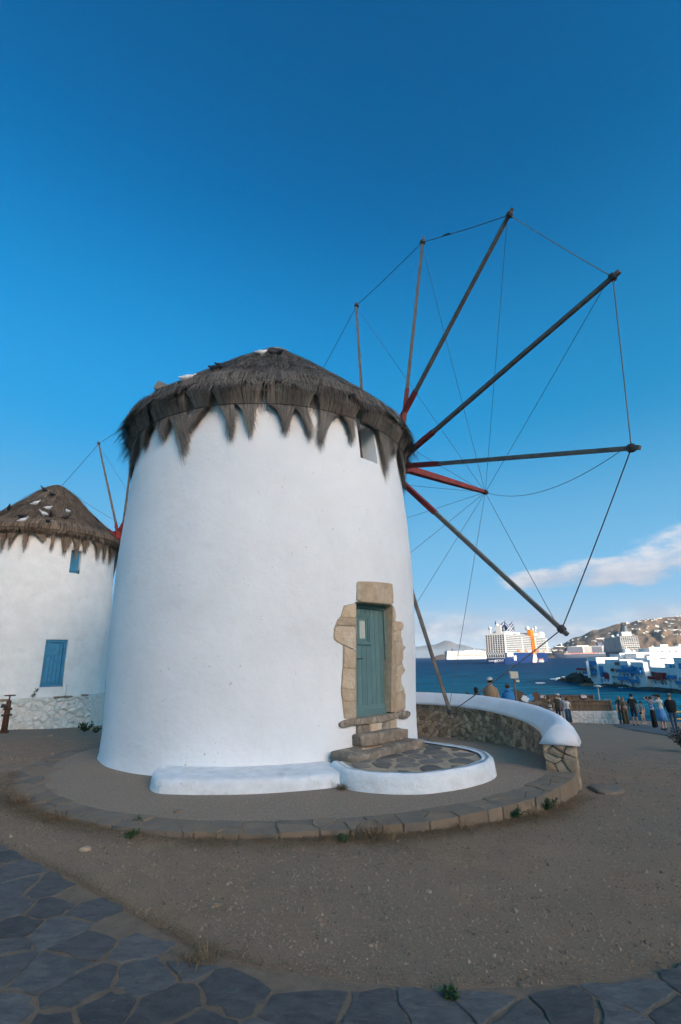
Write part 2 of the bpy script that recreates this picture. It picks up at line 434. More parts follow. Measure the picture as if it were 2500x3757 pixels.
def sea_mat():
    m = bpy.data.materials.new('sea_water'); m.use_nodes = True
    nt = m.node_tree; N = nt.nodes.new; L = nt.links.new; b = nt.nodes['Principled BSDF']
    geo = N('ShaderNodeNewGeometry'); sp = N('ShaderNodeSeparateXYZ'); L(geo.outputs['Position'], sp.inputs[0])
    ln = N('ShaderNodeVectorMath'); ln.operation = 'LENGTH'; L(geo.outputs['Position'], ln.inputs[0])
    n0 = N('ShaderNodeTexNoise'); n0.inputs['Scale'].default_value = .012; n0.inputs['Detail'].default_value = 5; L(geo.outputs['Position'], n0.inputs['Vector'])
    ad = N('ShaderNodeMath'); ad.operation = 'MULTIPLY_ADD'; L(n0.outputs[0], ad.inputs[0]); ad.inputs[1].default_value = 160; L(ln.outputs['Value'], ad.inputs[2])
    cr = N('ShaderNodeValToRGB'); mr = N('ShaderNodeMapRange'); L(ad.outputs[0], mr.inputs[0]); mr.inputs[1].default_value = 100; mr.inputs[2].default_value = 900
    L(mr.outputs[0], cr.inputs[0])
    e = cr.color_ramp.elements                      # pale sand bottom by the beach, then deep water
    e[0].position = 0.0; e[0].color = (.004, .105, .150, 1)
    e[1].position = 1.0; e[1].color = (.001, .030, .082, 1)
    k = e.new(.22); k.color = (.002, .068, .118, 1); k = e.new(.5); k.color = (.0015, .042, .098, 1)
    w = N('ShaderNodeTexNoise'); w.inputs['Scale'].default_value = 1.0; w.inputs['Detail'].default_value = 6; w.inputs['Roughness'].default_value = .6
    mp = N('ShaderNodeMapping'); mp.inputs['Scale'].default_value = (.10, .32, 1); mp.inputs['Rotation'].default_value = (0, 0, .35); L(geo.outputs['Position'], mp.inputs[0]); L(mp.outputs[0], w.inputs['Vector'])
    w2 = N('ShaderNodeTexNoise'); w2.inputs['Scale'].default_value = .75; w2.inputs['Detail'].default_value = 5; L(geo.outputs['Position'], w2.inputs['Vector'])
    sm = N('ShaderNodeMath'); sm.operation = 'MULTIPLY_ADD'; L(w2.outputs[0], sm.inputs[0]); sm.inputs[1].default_value = .35; L(w.outputs[0], sm.inputs[2])
    bp = N('ShaderNodeBump'); bp.inputs['Strength'].default_value = 1.0; bp.inputs['Distance'].default_value = 1.6; L(sm.outputs[0], bp.inputs['Height'])
    # white caps: foam patches on the crests
    fm = N('ShaderNodeMapRange'); L(w.outputs[0], fm.inputs[0]); fm.inputs[1].default_value = .705; fm.inputs[2].default_value = .75
    mx = N('ShaderNodeMix'); mx.data_type = 'RGBA'; L(fm.outputs[0], mx.inputs[0]); L(cr.outputs[0], mx.inputs[6]); mx.inputs[7].default_value = (.55, .60, .62, 1)
    # wind streaks, and light and dark sides of waves put into the water colour
    ws = N('ShaderNodeTexNoise'); ws.inputs['Scale'].default_value = 1.0; ws.inputs['Detail'].default_value = 9; ws.inputs['Roughness'].default_value = .72
    mp2 = N('ShaderNodeMapping'); mp2.inputs['Scale'].default_value = (.045, .16, 1); mp2.inputs['Rotation'].default_value = (0, 0, .2); L(geo.outputs['Position'], mp2.inputs[0]); L(mp2.outputs[0], ws.inputs['Vector'])
    wr = N('ShaderNodeMapRange'); L(ws.outputs[0], wr.inputs[0]); wr.inputs[1].default_value = .36; wr.inputs[2].default_value = .66; wr.inputs[3].default_value = .45; wr.inputs[4].default_value = 1.75
    wm = N('ShaderNodeVectorMath'); wm.operation = 'SCALE'; L(cr.outputs[0], wm.inputs[0]); L(wr.outputs[0], wm.inputs['Scale'])
    nt.links.remove(mx.inputs[6].links[0]); L(wm.outputs[0], mx.inputs[6])
    L(mx.outputs[2], b.inputs['Base Color']); L(bp.outputs[0], b.inputs['Normal'])
    df = N('ShaderNodeBsdfDiffuse'); gl = N('ShaderNodeBsdfGlossy'); ms = N('ShaderNodeMixShader'); ms.inputs[0].default_value = .07
    gl.inputs['Roughness'].default_value = .22; gl.inputs['Color'].default_value = (1, 1, 1, 1)
    L(mx.outputs[2], df.inputs['Color']); L(bp.outputs[0], df.inputs['Normal']); L(bp.outputs[0], gl.inputs['Normal'])
    L(df.outputs[0], ms.inputs[1]); L(gl.outputs[0], ms.inputs[2]); L(ms.outputs[0], nt.nodes['Material Output'].inputs['Surface'])
    return m
M['sea'] = sea_mat()
mb = MB(); S_ = 45000
xs = [-S_, -6000, -1500, -400, 0, 400, 1500, 6000, S_]; ys = [-S_, -300, 20, 60, 150, 300, 600, 1200, 2500, 5000, 12000, S_]
g = grid_sheet('sea', xs, ys, lambda x, y: SEA, M['sea']); tag(g, kind='structure')

# the round paved platform of the mill, falling away a little at the back
def floor_z(x, y):
    return -.02 * softplus(((x - PC.x) * .35 + (y - 9.6) * .94), .5) * 3.0 * 1.05
plat = empty('mill_platform', (PC.x, PC.y, 0)); tag(plat, kind='structure')
mb = MB(); nr, na = 22, 120; vs = [(PC.x, PC.y, floor_z(PC.x, PC.y))]
rin = 4.27
for i in range(1, nr + 1):
    for j in range(na):
        a = 2 * math.pi * j / na; rr = rin * i / nr; x = PC.x + rr * math.cos(a); y = PC.y + rr * math.sin(a)
        vs.append((x, y, floor_z(x, y) + .004 * fbm(x * 3, y * 3, 2, 2)))
fs = [(0, 1 + j, 1 + (j + 1) % na) for j in range(na)]
for i in range(nr - 1):
    for j in range(na): fs.append((1 + i * na + j, 1 + (i + 1) * na + j, 1 + (i + 1) * na + (j + 1) % na, 1 + i * na + (j + 1) % na))
mb.add(vs, fs); mb.build('platform_floor', M['aggregate'], plat, smooth=True)
mb = MB(); vs = []; na = 160
for rr, dz in ((rin - .06, -.012), (PR - .02, -.012), (PR - .05, -.5)):
    for j in range(na):
        a = 2 * math.pi * j / na; x = PC.x + rr * math.cos(a); y = PC.y + rr * math.sin(a); vs.append((x, y, floor_z(x, y) + dz))
mb.add(vs, [(k * na + j, (k + 1) * na + j, (k + 1) * na + (j + 1) % na, k * na + (j + 1) % na) for k in (0, 1) for j in range(na)])
mb.build('kerb_bed', M['kerb_joint'], plat, smooth=True)
rk = random.Random(21)
def strip_cells(width, r0, r1, step, rowh, rg):
    seeds = []; u = 0
    while u < width:
        rows = 1 if rg.random() < .10 else 2
        for k in range(rows): seeds.append((u + rg.uniform(-.55, .55) * step, r0 + (r1 - r0) * ((k + .5) / rows + rg.uniform(-.16, .16))))
        u += step * rg.uniform(.6, 1.5)
    return voronoi(seeds, [(0, r0), (width, r0), (width, r1), (0, r1)], step * 4)
KA0 = R(-205); KW = R(275) * PR
for c in strip_cells(KW, rin - .02, PR + .01, .25, .2, rk):
    c = inset(thin(c, .01), rk.uniform(.003, .008)) if len(c) > 2 else []
    if len(c) < 3 or abs(area(c)) < .004: continue
    pp = []
    for i in range(len(c)):
        a_, b_ = c[i], c[(i + 1) % len(c)]; pp.append(a_); l = math.hypot(b_[0] - a_[0], b_[1] - a_[1])
        if l > .10: pp += [(a_[0] + (b_[0] - a_[0]) * t + rk.uniform(-.012, .012), a_[1] + (b_[1] - a_[1]) * t + rk.uniform(-.012, .012)) for t in (.33, .67)]
    pp = chaikin(thin(pp, .02), 1, .12)
    tilt = rk.uniform(-.006, .010)
    def fk(u, v, h):
        t = KA0 + u / PR; x = PC.x + v * math.cos(t); y = PC.y + v * math.sin(t); return (x, y, floor_z(x, y) + h + (tilt if h > 0 else 0))
    stone(pp, rk.uniform(.002, .006), fk, base=-.34, dome=.1, edge=.02, rg=rk).build('kerb_stone', M['kerb'], plat)
# a flat footing slab by the end of the parapet
mb = stone(chaikin([(3.45, 7.35), (3.85, 7.5), (4.0, 7.85), (3.75, 8.1), (3.5, 7.9)], 2), .05, lambda u, v, h: (u, v, ground_z(u, v) + h), base=-.1)
tag(mb.build('flat_stone', M['kerb']), 'flat pale stone slab lying at the foot of the parapet end', 'stone')

# slate path in the foreground: flagstones in sandy joints
PATH = [(-9, 7.2), (-6.2, 6.45), (-4.4, 5.75), (-3.19, 5.18), (-2.54, 4.73), (-2.06, 4.41), (-1.76, 4.16), (-1.3, 3.81), (-.86, 3.48), (-.48, 3.31), (-.04, 3.22), (.41, 3.15), (.9, 3.19), (1.41, 3.26), (1.89, 3.41), (2.6, 3.75), (3.6, 4.4)]
path = empty('slate_path', (-2, 3, -.13)); tag(path, kind='structure')
def path_y(x):
    for (x0, y0), (x1, y1) in zip(PATH, PATH[1:]):
        if x0 <= x <= x1: return y0 + (y1 - y0) * (x - x0) / (x1 - x0)
    return -99
mb = MB(); vs = []; nn = 150
for i in range(nn + 1):
    x = -9 + 12.6 * i / nn
    for k in range(17):
        y = path_y(x) - .03 + .02 * fbm(x * 3, 1, 0) - 6.0 * (k / 16) ** 1.3
        vs.append((x, y, ground_z(x, y) + .012))
mb.add(vs, [(i * 17 + k, i * 17 + k + 1, (i + 1) * 17 + k + 1, (i + 1) * 17 + k) for i in range(nn) for k in range(16)])
mb.build('joint_bed', M['slate_joint'], path, smooth=True)
rp = random.Random(5); seeds = []
for _ in range(6000):
    x = rp.uniform(-5.6, 3.2); y = rp.uniform(1.2, 6.0)
    if y > path_y(x) - .10: continue
    if all((x - u) ** 2 + ((y - v) * 1.25) ** 2 > .27 ** 2 * rp.uniform(.45, 1.7) for u, v in seeds): seeds.append((x, y))
for c in voronoi(seeds, [(-6, .8), (3.6, .8), (3.6, 6.4), (-6, 6.4)], 2.0):
    if len(c) < 3: continue
    # keep the stones inside the path's edge
    cx_ = centroid(c)[0]; c2 = c
    for q in (-.45, -.15, .15, .45):
        xa = max(-8.5, min(3.3, cx_ + q)); ya = path_y(xa); yb = path_y(xa + .05); nx_, ny_ = -(yb - ya), .05
        c2 = clip(c2, nx_, ny_, nx_ * xa + ny_ * ya)
        if len(c2) < 3: break
    c2 = thin(c2, .02)
    if len(c2) < 3 or abs(area(c2)) < .008: continue
    c2 = inset(c2, rp.uniform(.006, .016))
    if len(c2) < 3: continue
    # break the straight edges a little
    pp = []
    for i in range(len(c2)):
        a_, b_ = c2[i], c2[(i + 1) % len(c2)]; pp.append(a_); l = math.hypot(b_[0] - a_[0], b_[1] - a_[1])
        if l > .12:
            for t in (.33, .67): pp.append((a_[0] + (b_[0] - a_[0]) * t + rp.uniform(-.022, .022), a_[1] + (b_[1] - a_[1]) * t + rp.uniform(-.022, .022)))
    pp = chaikin(thin(pp, .03), 1, .10)
    if len(pp) < 5: continue
    stone(pp, rp.uniform(.008, .015), lambda u, v, h: (u, v, ground_z(u, v) + .01 + h), base=-.03, dome=.2, edge=.03, rg=rp, jit=.012).build('flagstone', M['slate'], path)

# loose pebbles on the gravel and on the platform
rb = random.Random(11); mb = MB()
def on_path(x, y): return y < path_y(max(-8.9, min(3.5, x))) + .01
n = 0
while n < 19000:
    d = 3.0 * (14.0 / 3.0) ** rb.random(); a = R(rb.uniform(-42, 44)); x = d * math.sin(a); y = d * math.cos(a)
    if y < 2.9 or on_path(x, y): continue
    rr = math.hypot(x - PC.x, y - PC.y)
    if rr < PR + .02: continue
    s = .0042 * (1 + d * .12) * (1 + rb.expovariate(2.2)); mb.tone = rb.random()
    z = gz_bumpy(x, y); p = [Vector((rb.uniform(.6, 1.2) * math.cos(t + rb.uniform(-.4, .4)), rb.uniform(.6, 1.2) * math.sin(t), 0)) * s for t in (0, 1.57, 3.14, 4.71)]
    o = Vector((x, y, z))
    mb.add([o + q - Vector((0, 0, s * .3)) for q in p] + [o + Vector((rb.uniform(-.3, .3) * s, rb.uniform(-.3, .3) * s, s * .8))], [(0, 1, 4), (1, 2, 4), (2, 3, 4), (3, 0, 4)])
    n += 1
tag(mb.build('pebbles', M['pebble']), 'loose grey and tan pebbles scattered over the gravel ground', 'gravel', kind='stuff')
rb = random.Random(12)
for (px, py, s, nm) in ((650, 3000, .06, 'pale'), (315, 3120, .06, 'grey'), (800, 3323, .045, 'grey'), (1575, 3275, .03, 'grey'), (1915, 3617, .03, 'pale'), (1775, 3660, .035, 'grey'), (2275, 3365, .02, 'pale'), (185, 2703, .10, 'pale'), (1330, 3340, .014, 'pale'), (1345, 3325, .014, 'pale')):
    P = ground_at(px, py); rr = math.hypot(P.x - PC.x, P.y - PC.y)
    bz = P.z if rr > PR else floor_z(P.x, P.y)
    pl = chaikin([(P.x + s * rb.uniform(.7, 1.2) * math.cos(t), P.y + s * rb.uniform(.5, .9) * math.sin(t)) for t in (0, 1.2, 2.4, 3.6, 4.9)], 1)
    o = stone(pl, s * .45, lambda u, v, h: (u, v, bz + h), base=-.02, rg=rb).build('loose_stone', M['kerb'] if nm != 'grey' else M['rubble'])
    where = {(650, 3000): 'on the kerb ring in front of the bench', (315, 3120): 'on the gravel left of the kerb', (800, 3323): 'alone on the gravel midway to the path', (1575, 3275): 'small, on open gravel below the stoop', (1915, 3617): 'near the slate path edge at lower right', (1775, 3660): 'among weeds at the slate path edge', (2275, 3365): 'on the gravel at far right', (185, 2703): 'below the whitewashed plinth of the rear mill', (1330, 3340): 'left of two tiny pale pebbles on gravel', (1345, 3325): 'right of two tiny pale pebbles on gravel'}[(px, py)]
    tag(o, f'{nm} loose stone {where}', 'stone')
# ---------------------------------------------------------------- windmill parts shared by both mills
def prof_at(prof, u):
    """point and downhill tangent at arc fraction u of a (r, z) profile"""
    seg = [math.hypot(b[0] - a[0], b[1] - a[1]) for a, b in zip(prof, prof[1:])]; tot = sum(seg); s = u * tot
    for (a, b), l in zip(zip(prof, prof[1:]), seg):
        if s <= l or (a, b) == (prof[-2], prof[-1]):
            t = s / l; return (a[0] + (b[0] - a[0]) * t, a[1] + (b[1] - a[1]) * t), ((b[0] - a[0]) / l, (b[1] - a[1]) / l), tot
        s -= l
def thatch(root, cx, cy, prof, rwall, zwire, nb, seed, mat_, core, n_clump, per, hang=(.30, .75), bw=.009, facing=-81, strands=330, shag=.05, part=None):
    rg = random.Random(seed)
    roof = MB(); nseg = 72; pr2 = prof + [(prof[-1][0] - .12, prof[-1][1] - .05), (rwall - .1, prof[-1][1] - .02)]
    vs = []
    for (r, z) in pr2:
        for j in range(nseg):
            a = 2 * math.pi * j / nseg; w = 1 + (.02 * fbm(math.cos(a) * 3, math.sin(a) * 3, z, 3) if r > .3 else 0); vs.append((cx + r * w * math.cos(a), cy + r * w * math.sin(a), z))
    roof.add(vs, [(i * nseg + j, (i + 1) * nseg + j, (i + 1) * nseg + (j + 1) % nseg, i * nseg + (j + 1) % nseg) for i in range(len(pr2) - 1) for j in range(nseg)])
    ro = roof.build('thatch_roof', core, root, smooth=True)
    top = MB(); F = R(facing)
    def P(r, z, a): return Vector((cx + r * math.cos(a), cy + r * math.sin(a), z))
    tot = prof_at(prof, 0)[2]
    for _ in range(n_clump):
        a = rg.uniform(-math.pi, math.pi)
        if math.cos(a - F) < -.25 and rg.random() < .75: continue
        u = math.sqrt(rg.random()) * 1.0
        az_ = rg.gauss(0, .16); lift = rg.uniform(.3, 1.5) * shag; Lc = rg.uniform(.35, .75); ct = rg.random()
        (rc, zc), _, _ = prof_at(prof, u)
        for k in range(per):
            da = rg.gauss(0, .07) / max(rc, .25); uu = min(1, max(0, u + rg.gauss(0, .05)))
            (r, z), (tr, tz), _ = prof_at(prof, uu); nr, nz = -tz, tr
            if nz < 0: nr, nz = tz, -tr
            L_ = Lc * rg.uniform(.6, 1.15); aa = a + da; sp = az_ + rg.gauss(0, .10)
            pts = []
            for q in range(4):
                t = q / 3; s = uu + L_ * t / tot
                if s <= 1: (r_, z_), _, _ = prof_at(prof, s)
                else:
                    e = (s - 1) * tot; (r_, z_), (tr_, tz_), _ = prof_at(prof, 1)
                    e *= .55; r_ += tr_ * e * .9; z_ += tz_ * e - .45 * e * e
                h = lift * math.sin(t * 2.2) + .012
                pts.append(P(r_ + nr * h, z_ + nz * h, aa + sp * t * L_ / max(r_, .3)))
            side = Vector((-math.sin(aa), math.cos(aa), 0)); side = (side + Vector((0, 0, rg.uniform(-.5, .5)))).normalized()
            top.tone = min(1, max(0, .5 + .25 * (ct - .5) + rg.gauss(0, .22))); top.blade(pts, bw * rg.uniform(.7, 1.3), side)
    o = top.build('top_straw', mat_, ro); o['kind'] = 'stuff'
    # hanging fringe: bundles tied under the eave by a wire
    re, ze = prof[-1]
    step = 2 * math.pi / nb; a = rg.random()
    for k in range(nb):
        wk = step * rg.choice((rg.uniform(.45, .65), rg.uniform(.6, .95), rg.uniform(.7, 1.1))); ac = a + k * step + rg.uniform(-.16, .16) * step
        if math.cos(ac - F) < -.45: continue
        L_ = rg.uniform(*hang)
        if part and part[0] < math.degrees((ac + math.pi) % (2 * math.pi) - math.pi) < part[1]: L_ = .05       # parted over the window
        mb = MB(); spl = rg.uniform(.12, .7); ln = rg.gauss(0, .035); body = rg.uniform(.85, 1.08); sk = rg.uniform(-.5, .5)
        for i in range(strands):
            x = rg.uniform(-1, 1); y = rg.random(); aa = ac + x * step * .57; fr = wk * .5 / (step * .57)
            xe = x * spl + rg.gauss(0, .05)
            le = L_ * (1 - .72 * abs((x - sk) / (1 + abs(sk))) ** 1.15) * rg.choice((rg.uniform(.5, 1), rg.uniform(.85, 1.05), rg.uniform(.9, 1.25)))
            j = lambda k_: rg.gauss(0, k_)
            q = 1 - y; bow_ = .10 + .05 * math.cos(x * 1.5)
            cw = lambda t_: ac + (aa - ac) * t_
            pts = [P(re - .10 - .22 * y + j(.02), ze + .07 + j(.03), aa), P(re - .02 - .18 * y + j(.025), ze - .03 + j(.02), cw(.99)),
                   P(rwall + .06 + (bow_ + .06) * q + j(.015), ze * .5 + zwire * .5, cw(.45 + .55 * fr) + j(.004)), P(rwall + .04 + .10 * q, zwire, cw(fr) + j(.003)),
                   P(rwall + .05 + .12 * q + j(.015), zwire - le * .5, ac + x * wk * .5 * (.45 + .55 * spl) + ln * .4 + j(.006)), P(rwall + .05 + .10 * q + rg.uniform(-.02, .06), zwire - le, ac + xe * wk * .5 + ln + j(.012))]
            mb.tone = min(1, max(0, rg.gauss(.5 + .25 * q, .32)))
            mb.blade(pts, bw * rg.uniform(.6, 1.2), Vector((-math.sin(aa), math.cos(aa), rg.uniform(-.3, .3))).normalized())
        mb.build('straw_bundle', mat_, ro)
    # a thin loose layer between the bundles
    mb = MB()
    for i in range(nb * 14):
        aa = rg.uniform(-math.pi, math.pi)
        if math.cos(aa - F) < -.45: continue
        le = rg.uniform(.02, hang[1] * .55) * (.4 + .6 * abs(mnoise.noise((aa * 9, 2, seed)))); t = rg.gauss(0, .03); mb.tone = rg.random() * .8
        mb.blade([P(re - .08 - .15 * rg.random(), ze + .04, aa), P(rwall + .16 + rg.gauss(0, .03), (ze + zwire) / 2, aa + t * .3), P(rwall + .10 + rg.gauss(0, .02), zwire, aa + t * .6), P(rwall + .10 + rg.gauss(0, .04), zwire - le, aa + t * 1.4)], bw, Vector((-math.sin(aa), math.cos(aa), rg.uniform(-.3, .3))).normalized())
    o = mb.build('loose_straw', mat_, ro); o['kind'] = 'stuff'
    # shaggy top straw drooping over the eave in uneven locks
    mb = MB()
    for i in range(int(nb * 2.6)):
        ac = rg.uniform(-math.pi, math.pi)
        if math.cos(ac - F) < -.45: continue
        hw = rg.uniform(.02, .10); dr = rg.choice((rg.uniform(.02, .16), rg.uniform(.08, .34))); sk = rg.gauss(0, .10)
        for q in range(int(34 * hw / .05)):
            x = rg.uniform(-1, 1); aa = ac + x * hw; l = dr * (1 - .6 * abs(x)) * rg.uniform(.5, 1.2); o_ = rg.uniform(-.02, .05); mb.tone = min(1, max(0, rg.gauss(.5, .3)))
            (ra, za), _, _ = prof_at(prof, .90 + rg.uniform(-.03, .03)); (rb_, zb_), _, _ = prof_at(prof, .97)
            mb.blade([P(ra + .03, za + .04, aa), P(rb_ + .07 + o_, zb_ + .05, aa + sk * .1), P(re + .06 + o_, ze - .02, aa + sk * .2), P(re + .05 + o_ - l * .15, ze - l * .6, aa + sk * .3), P(re + .02 + o_ - l * .3, ze - l - .03, ac + x * hw * .7 + sk * .4)], bw, Vector((-math.sin(aa), math.cos(aa), rg.uniform(-.3, .3))).normalized())
    o = mb.build('eave_straw', mat_, ro); o['kind'] = 'stuff'
    # stray straws poking out along the eave
    mb = MB()
    for i in range(420):
        aa = rg.uniform(-math.pi, math.pi); r0 = re - .05; p0 = P(r0, ze + .15, aa); d = Vector((math.cos(aa), math.sin(aa), rg.uniform(-1.6, .15))).normalized() + Vector((rg.gauss(0, .4), rg.gauss(0, .4), 0))
        l = rg.uniform(.10, .30); mb.tone = rg.random() * .6; mb.blade([p0, p0 + d * l * .5, p0 + d * l + Vector((0, 0, -.05))], bw * .7, Vector((-math.sin(aa), math.cos(aa), 0)))
    o = mb.build('stray_straw', mat_, ro); o['kind'] = 'stuff'
    wi = MB(); wi.tube([P(rwall + .15, zwire + .004 * math.sin(j * .9), 2 * math.pi * j / 90) for j in range(91)], .006, 5)
    wi.build('tie_wire', M['iron'], ro)
    return ro

def sail_wheel(root, c, az, angles, radii, bow, red_len, vis_ropes, bow_dz=-.12, rope_r=.0105, stay_r=.0065, knot_at=None, sags=(), roots={}):
    """spokes, rim rope, bowsprit and its stays; lies in the vertical plane square to the axle"""
    n = Vector((math.sin(az), math.cos(az), 0)); a = Vector((math.cos(az), -math.sin(az), 0)); b = Vector((0, 0, 1)); c = Vector(c)
    hub = MB(); hub.cm = 0
    Mx = Matrix((a, n, b)).transposed()
    hub.box(c + n * .12, (.46, .5, .46), Mx); hub.box(c + n * .44, (.34, .16, .34), Mx)
    hub.tube([c - n * 3.2, c], .19, 10)
    w = hub.build('wheel_hub', M['red_paint'], root)
    rk = random.Random(len(angles) * 7 + int(c.x * 10))
    tips = []
    for i, (an, rr) in enumerate(zip(angles, radii)):
        d = a * math.cos(R(an)) + b * math.sin(R(an)); s = (a * -math.sin(R(an)) + b * math.cos(R(an)))
        off = n * (.05 + .30 * (i % 3) / 2)
        q = [c + off + d * t * 1.0 - off * max(0, (t - red_len)) / (rr - red_len) * 1.0 for t in (0, red_len * .8, red_len, rr * .65, rr + .14)]
        q = [p + n * .01 * rk.uniform(-1, 1) for p in q]
        if i in roots:                                   # a pole lashed beside the hub, not through it
            v_ = px_ray(*roots[i]); p0 = CAM + v_ * ((c - CAM).dot(n) / v_.dot(n)); e_ = c + d * (rr + .14); q = [p0.lerp(e_, t) for t in (0, .27, .33, .62, 1)]
        mb = MB(); mb.cm = 1; mb.tube(q[:3], [.092, .086, .082], 4, sq=True); mb.cm = 0
        q2 = [q[2] - d * .05] + q[3:]; mb.tube(q2, [.066, .058, .050], 4, sq=True)
        mb.build('spoke', [M['wood'], M['red_paint']], w)
        tip = c + d * rr; tips.append(tip)
        kn = MB(); kn.tube([tip - d * .05, tip - d * .02, tip + d * .03, tip + d * .05], [.070, .082, .080, .068], 8)
        kn.ball(tip + n * .07 - b * .02, .035, 6, 4); kn.build('lashing', M['iron'], w)
    N = len(tips)
    def sagline(p, q, sag, k=14): return [p.lerp(q, t / k) - Vector((0, 0, sag * 4 * (t / k) * (1 - t / k))) for t in range(k + 1)]
    for i in range(N):
        p, q = tips[i], tips[(i + 1) % N]
        mb = MB(); mb.tube(sagline(p, q, .03), rope_r, 6); mb.build('rim_rope', M['rope_pale'] if i in (2, 3, 5, 6) else M['rope'], w)
        if knot_at == i:
            kq = p.lerp(q, .32); dd = (q - p).normalized(); mb = MB(); mb.tube([kq - dd * .16, kq - dd * .06, kq, kq + dd * .06, kq + dd * .16], [.012, .03, .018, .034, .012], 7); mb.build('rope_shackle', M['iron'], w)
    e = c + n * bow + b * bow_dz
    mb = MB(); mb.tube([c + n * .3, c + n * bow * .55 + b * bow_dz * .5, e + n * .10], [.135, .115, .070], 4, sq=True); mb.build('bowsprit', M['red_paint'], w)
    mb = MB(); mb.tube([e - n * .07, e - n * .03, e + n * .03], [.085, .092, .085], 8); mb.build('bowsprit_band', M['iron'], w)
    for i, t in enumerate(tips):
        mb = MB(); mb.tube(sagline(t - (t - c).normalized() * .12, e, .42 if i in sags else .02, 18), stay_r, 5); mb.build('stay_rope', M['rope'], w)
    return w, tips, e

def lathe_wall(cx, cy, prof, holes, na=240, dz=.14, rough=.012, seed=3.0, depth=.42):
    """round plastered wall with openings; holes = [(a0, a1, z0, z1)] in degrees and metres; reveals run inwards"""
    A = [(-180 + 360 * j / na) for j in range(na)]; Z = []; z = prof[0][1]
    while z < prof[-1][1]: Z.append(z); z += dz
    Z.append(prof[-1][1])
    for (a0, a1, z0, z1) in holes: A += [a0, a1]; Z += [z0, z1]
    A = sorted(set(round(x, 3) for x in A)); Z = sorted(set(round(x, 3) for x in Z))
    def rad(z):
        for (r0, z0), (r1, z1) in zip(prof, prof[1:]):
            if z0 <= z <= z1:
                t = (z - z0) / (z1 - z0); return r0 + (r1 - r0) * t
        return prof[-1][0]
    def pt(a, z, ins=0):
        a_ = R(a); r = rad(z) - ins + (rough * fbm(math.cos(a_) * 2.2 + seed, math.sin(a_) * 2.2, z * .7, 3) if z > .08 else .03 * fbm(math.cos(a_) * 4, math.sin(a_) * 4, 1, 2))
        return (cx + r * math.cos(a_), cy + r * math.sin(a_), z)
    mb = MB(); nA = len(A); mb.add([pt(a, z) for z in Z for a in A], [])
    fs = []
    def hole(am, zm): return any(h[0] < am < h[1] and h[2] < zm < h[3] for h in holes)
    for i in range(len(Z) - 1):
        zm = (Z[i] + Z[i + 1]) / 2
        for j in range(nA):
            k = (j + 1) % nA; am = (A[j] + (A[k] if k else A[k] + 360)) / 2
            if not hole(am, zm): fs.append((i * nA + j, i * nA + k, (i + 1) * nA + k, (i + 1) * nA + j))
    mb.f += fs; mb.m += [0] * len(fs)
    for (a0, a1, z0, z1) in holes:
        zz = [z for z in Z if z0 - 1e-6 <= z <= z1 + 1e-6]; aa = [a for a in A if a0 - 1e-6 <= a <= a1 + 1e-6]
        for a in (a0, a1):
            n = len(zz); mb.add([pt(a, z) for z in zz] + [pt(a, z, depth) for z in zz], [(i, i + 1, n + i + 1, n + i) for i in range(n - 1)])
        for z in (z0, z1):
            n = len(aa); mb.add([pt(a, z) for a in aa] + [pt(a, z, depth) for a in aa], [(i, i + 1, n + i + 1, n + i) for i in range(n - 1)])
        n = len(aa); mb.add([pt(a, z0, depth) for a in aa] + [pt(a, z1, depth) for a in aa], [(i, i + 1, n + i + 1, n + i) for i in range(n - 1)])
    return mb, rad

# ---------------------------------------------------------------- the near windmill
MX, MY = -1.60, 10.77
mill = empty('windmill', (MX, MY, 0))
tag(mill, 'large white round windmill with grey thatched roof and grey-green door', 'windmill')
MP = [(3.14, -.35), (3.11, -.05), (3.075, .06), (3.06, .3), (3.065, .7), (3.09, 1.2), (3.12, 1.8), (3.14, 2.6), (3.14, 3.5), (3.10, 4.5), (3.05, 5.3), (3.005, 5.75), (2.95, 6.1), (2.92, 6.7)]
DOOR = (-54.6, -36.6, .66, 2.52); WINDOW = (-49.2, -39.8, 5.24, 6.12)
mbw, MRAD = lathe_wall(MX, MY, MP, [DOOR, WINDOW])
mbw.build('wall', M['plaster'], mill, smooth=True)
def on_wall(px, py, cx=MX, cy=MY, rad=None):
    """pixel -> (angle deg, z) on the mill wall"""
    rad = rad or MRAD; v = px_ray(px, py); r = 3.1
    for _ in range(6):
        a = v.x ** 2 + v.y ** 2; b = -2 * (v.x * cx + v.y * cy); k = cx * cx + cy * cy - r * r
        d = b * b - 4 * a * k; s = (-b - math.sqrt(max(0, d))) / (2 * a); P = CAM + v * s; r = rad(P.z)
    return math.degrees(math.atan2(P.y - cy, P.x - cx)), P.z
def wall_pt(a, z, h=0.0):
    a_ = R(a); r = MRAD(z) + h; return (MX + r * math.cos(a_), MY + r * math.sin(a_), z)
MPROF = [(.10, 9.27), (.5, 8.92), (1.0, 8.50), (1.6, 7.98), (2.3, 7.34), (2.85, 6.83), (3.14, 6.53), (3.26, 6.36)]
roof1 = thatch(mill, MX, MY, MPROF, 2.98, 5.97, 40, 4, M['straw'], M['thatch_core'], 1700, 22, hang=(.36, .92), shag=.05, strands=760, part=(-53, -38))
# cement cap with straw under its rim
mb = MB(); mb.lathe([(.46, 9.03), (.40, 9.10), (.26, 9.20), (.12, 9.25), (.0, 9.26)], 20, (MX + .03, MY, 0))
cap = mb.build('roof_cap', pmat('cement_cap', (.34, .31, .27), (.24, .22, .19), 9, .9, .6, 30), roof1, smooth=True)
P0 = at_y(585, 1412, MY - 1.9)
mb = MB(); mb.box(at_y(600, 1428, MY - 1.25), (.30, .22, .20), Matrix.Rotation(.5, 3, 'Y')); mb.build('loose_board', M['wood_pale'], roof1)

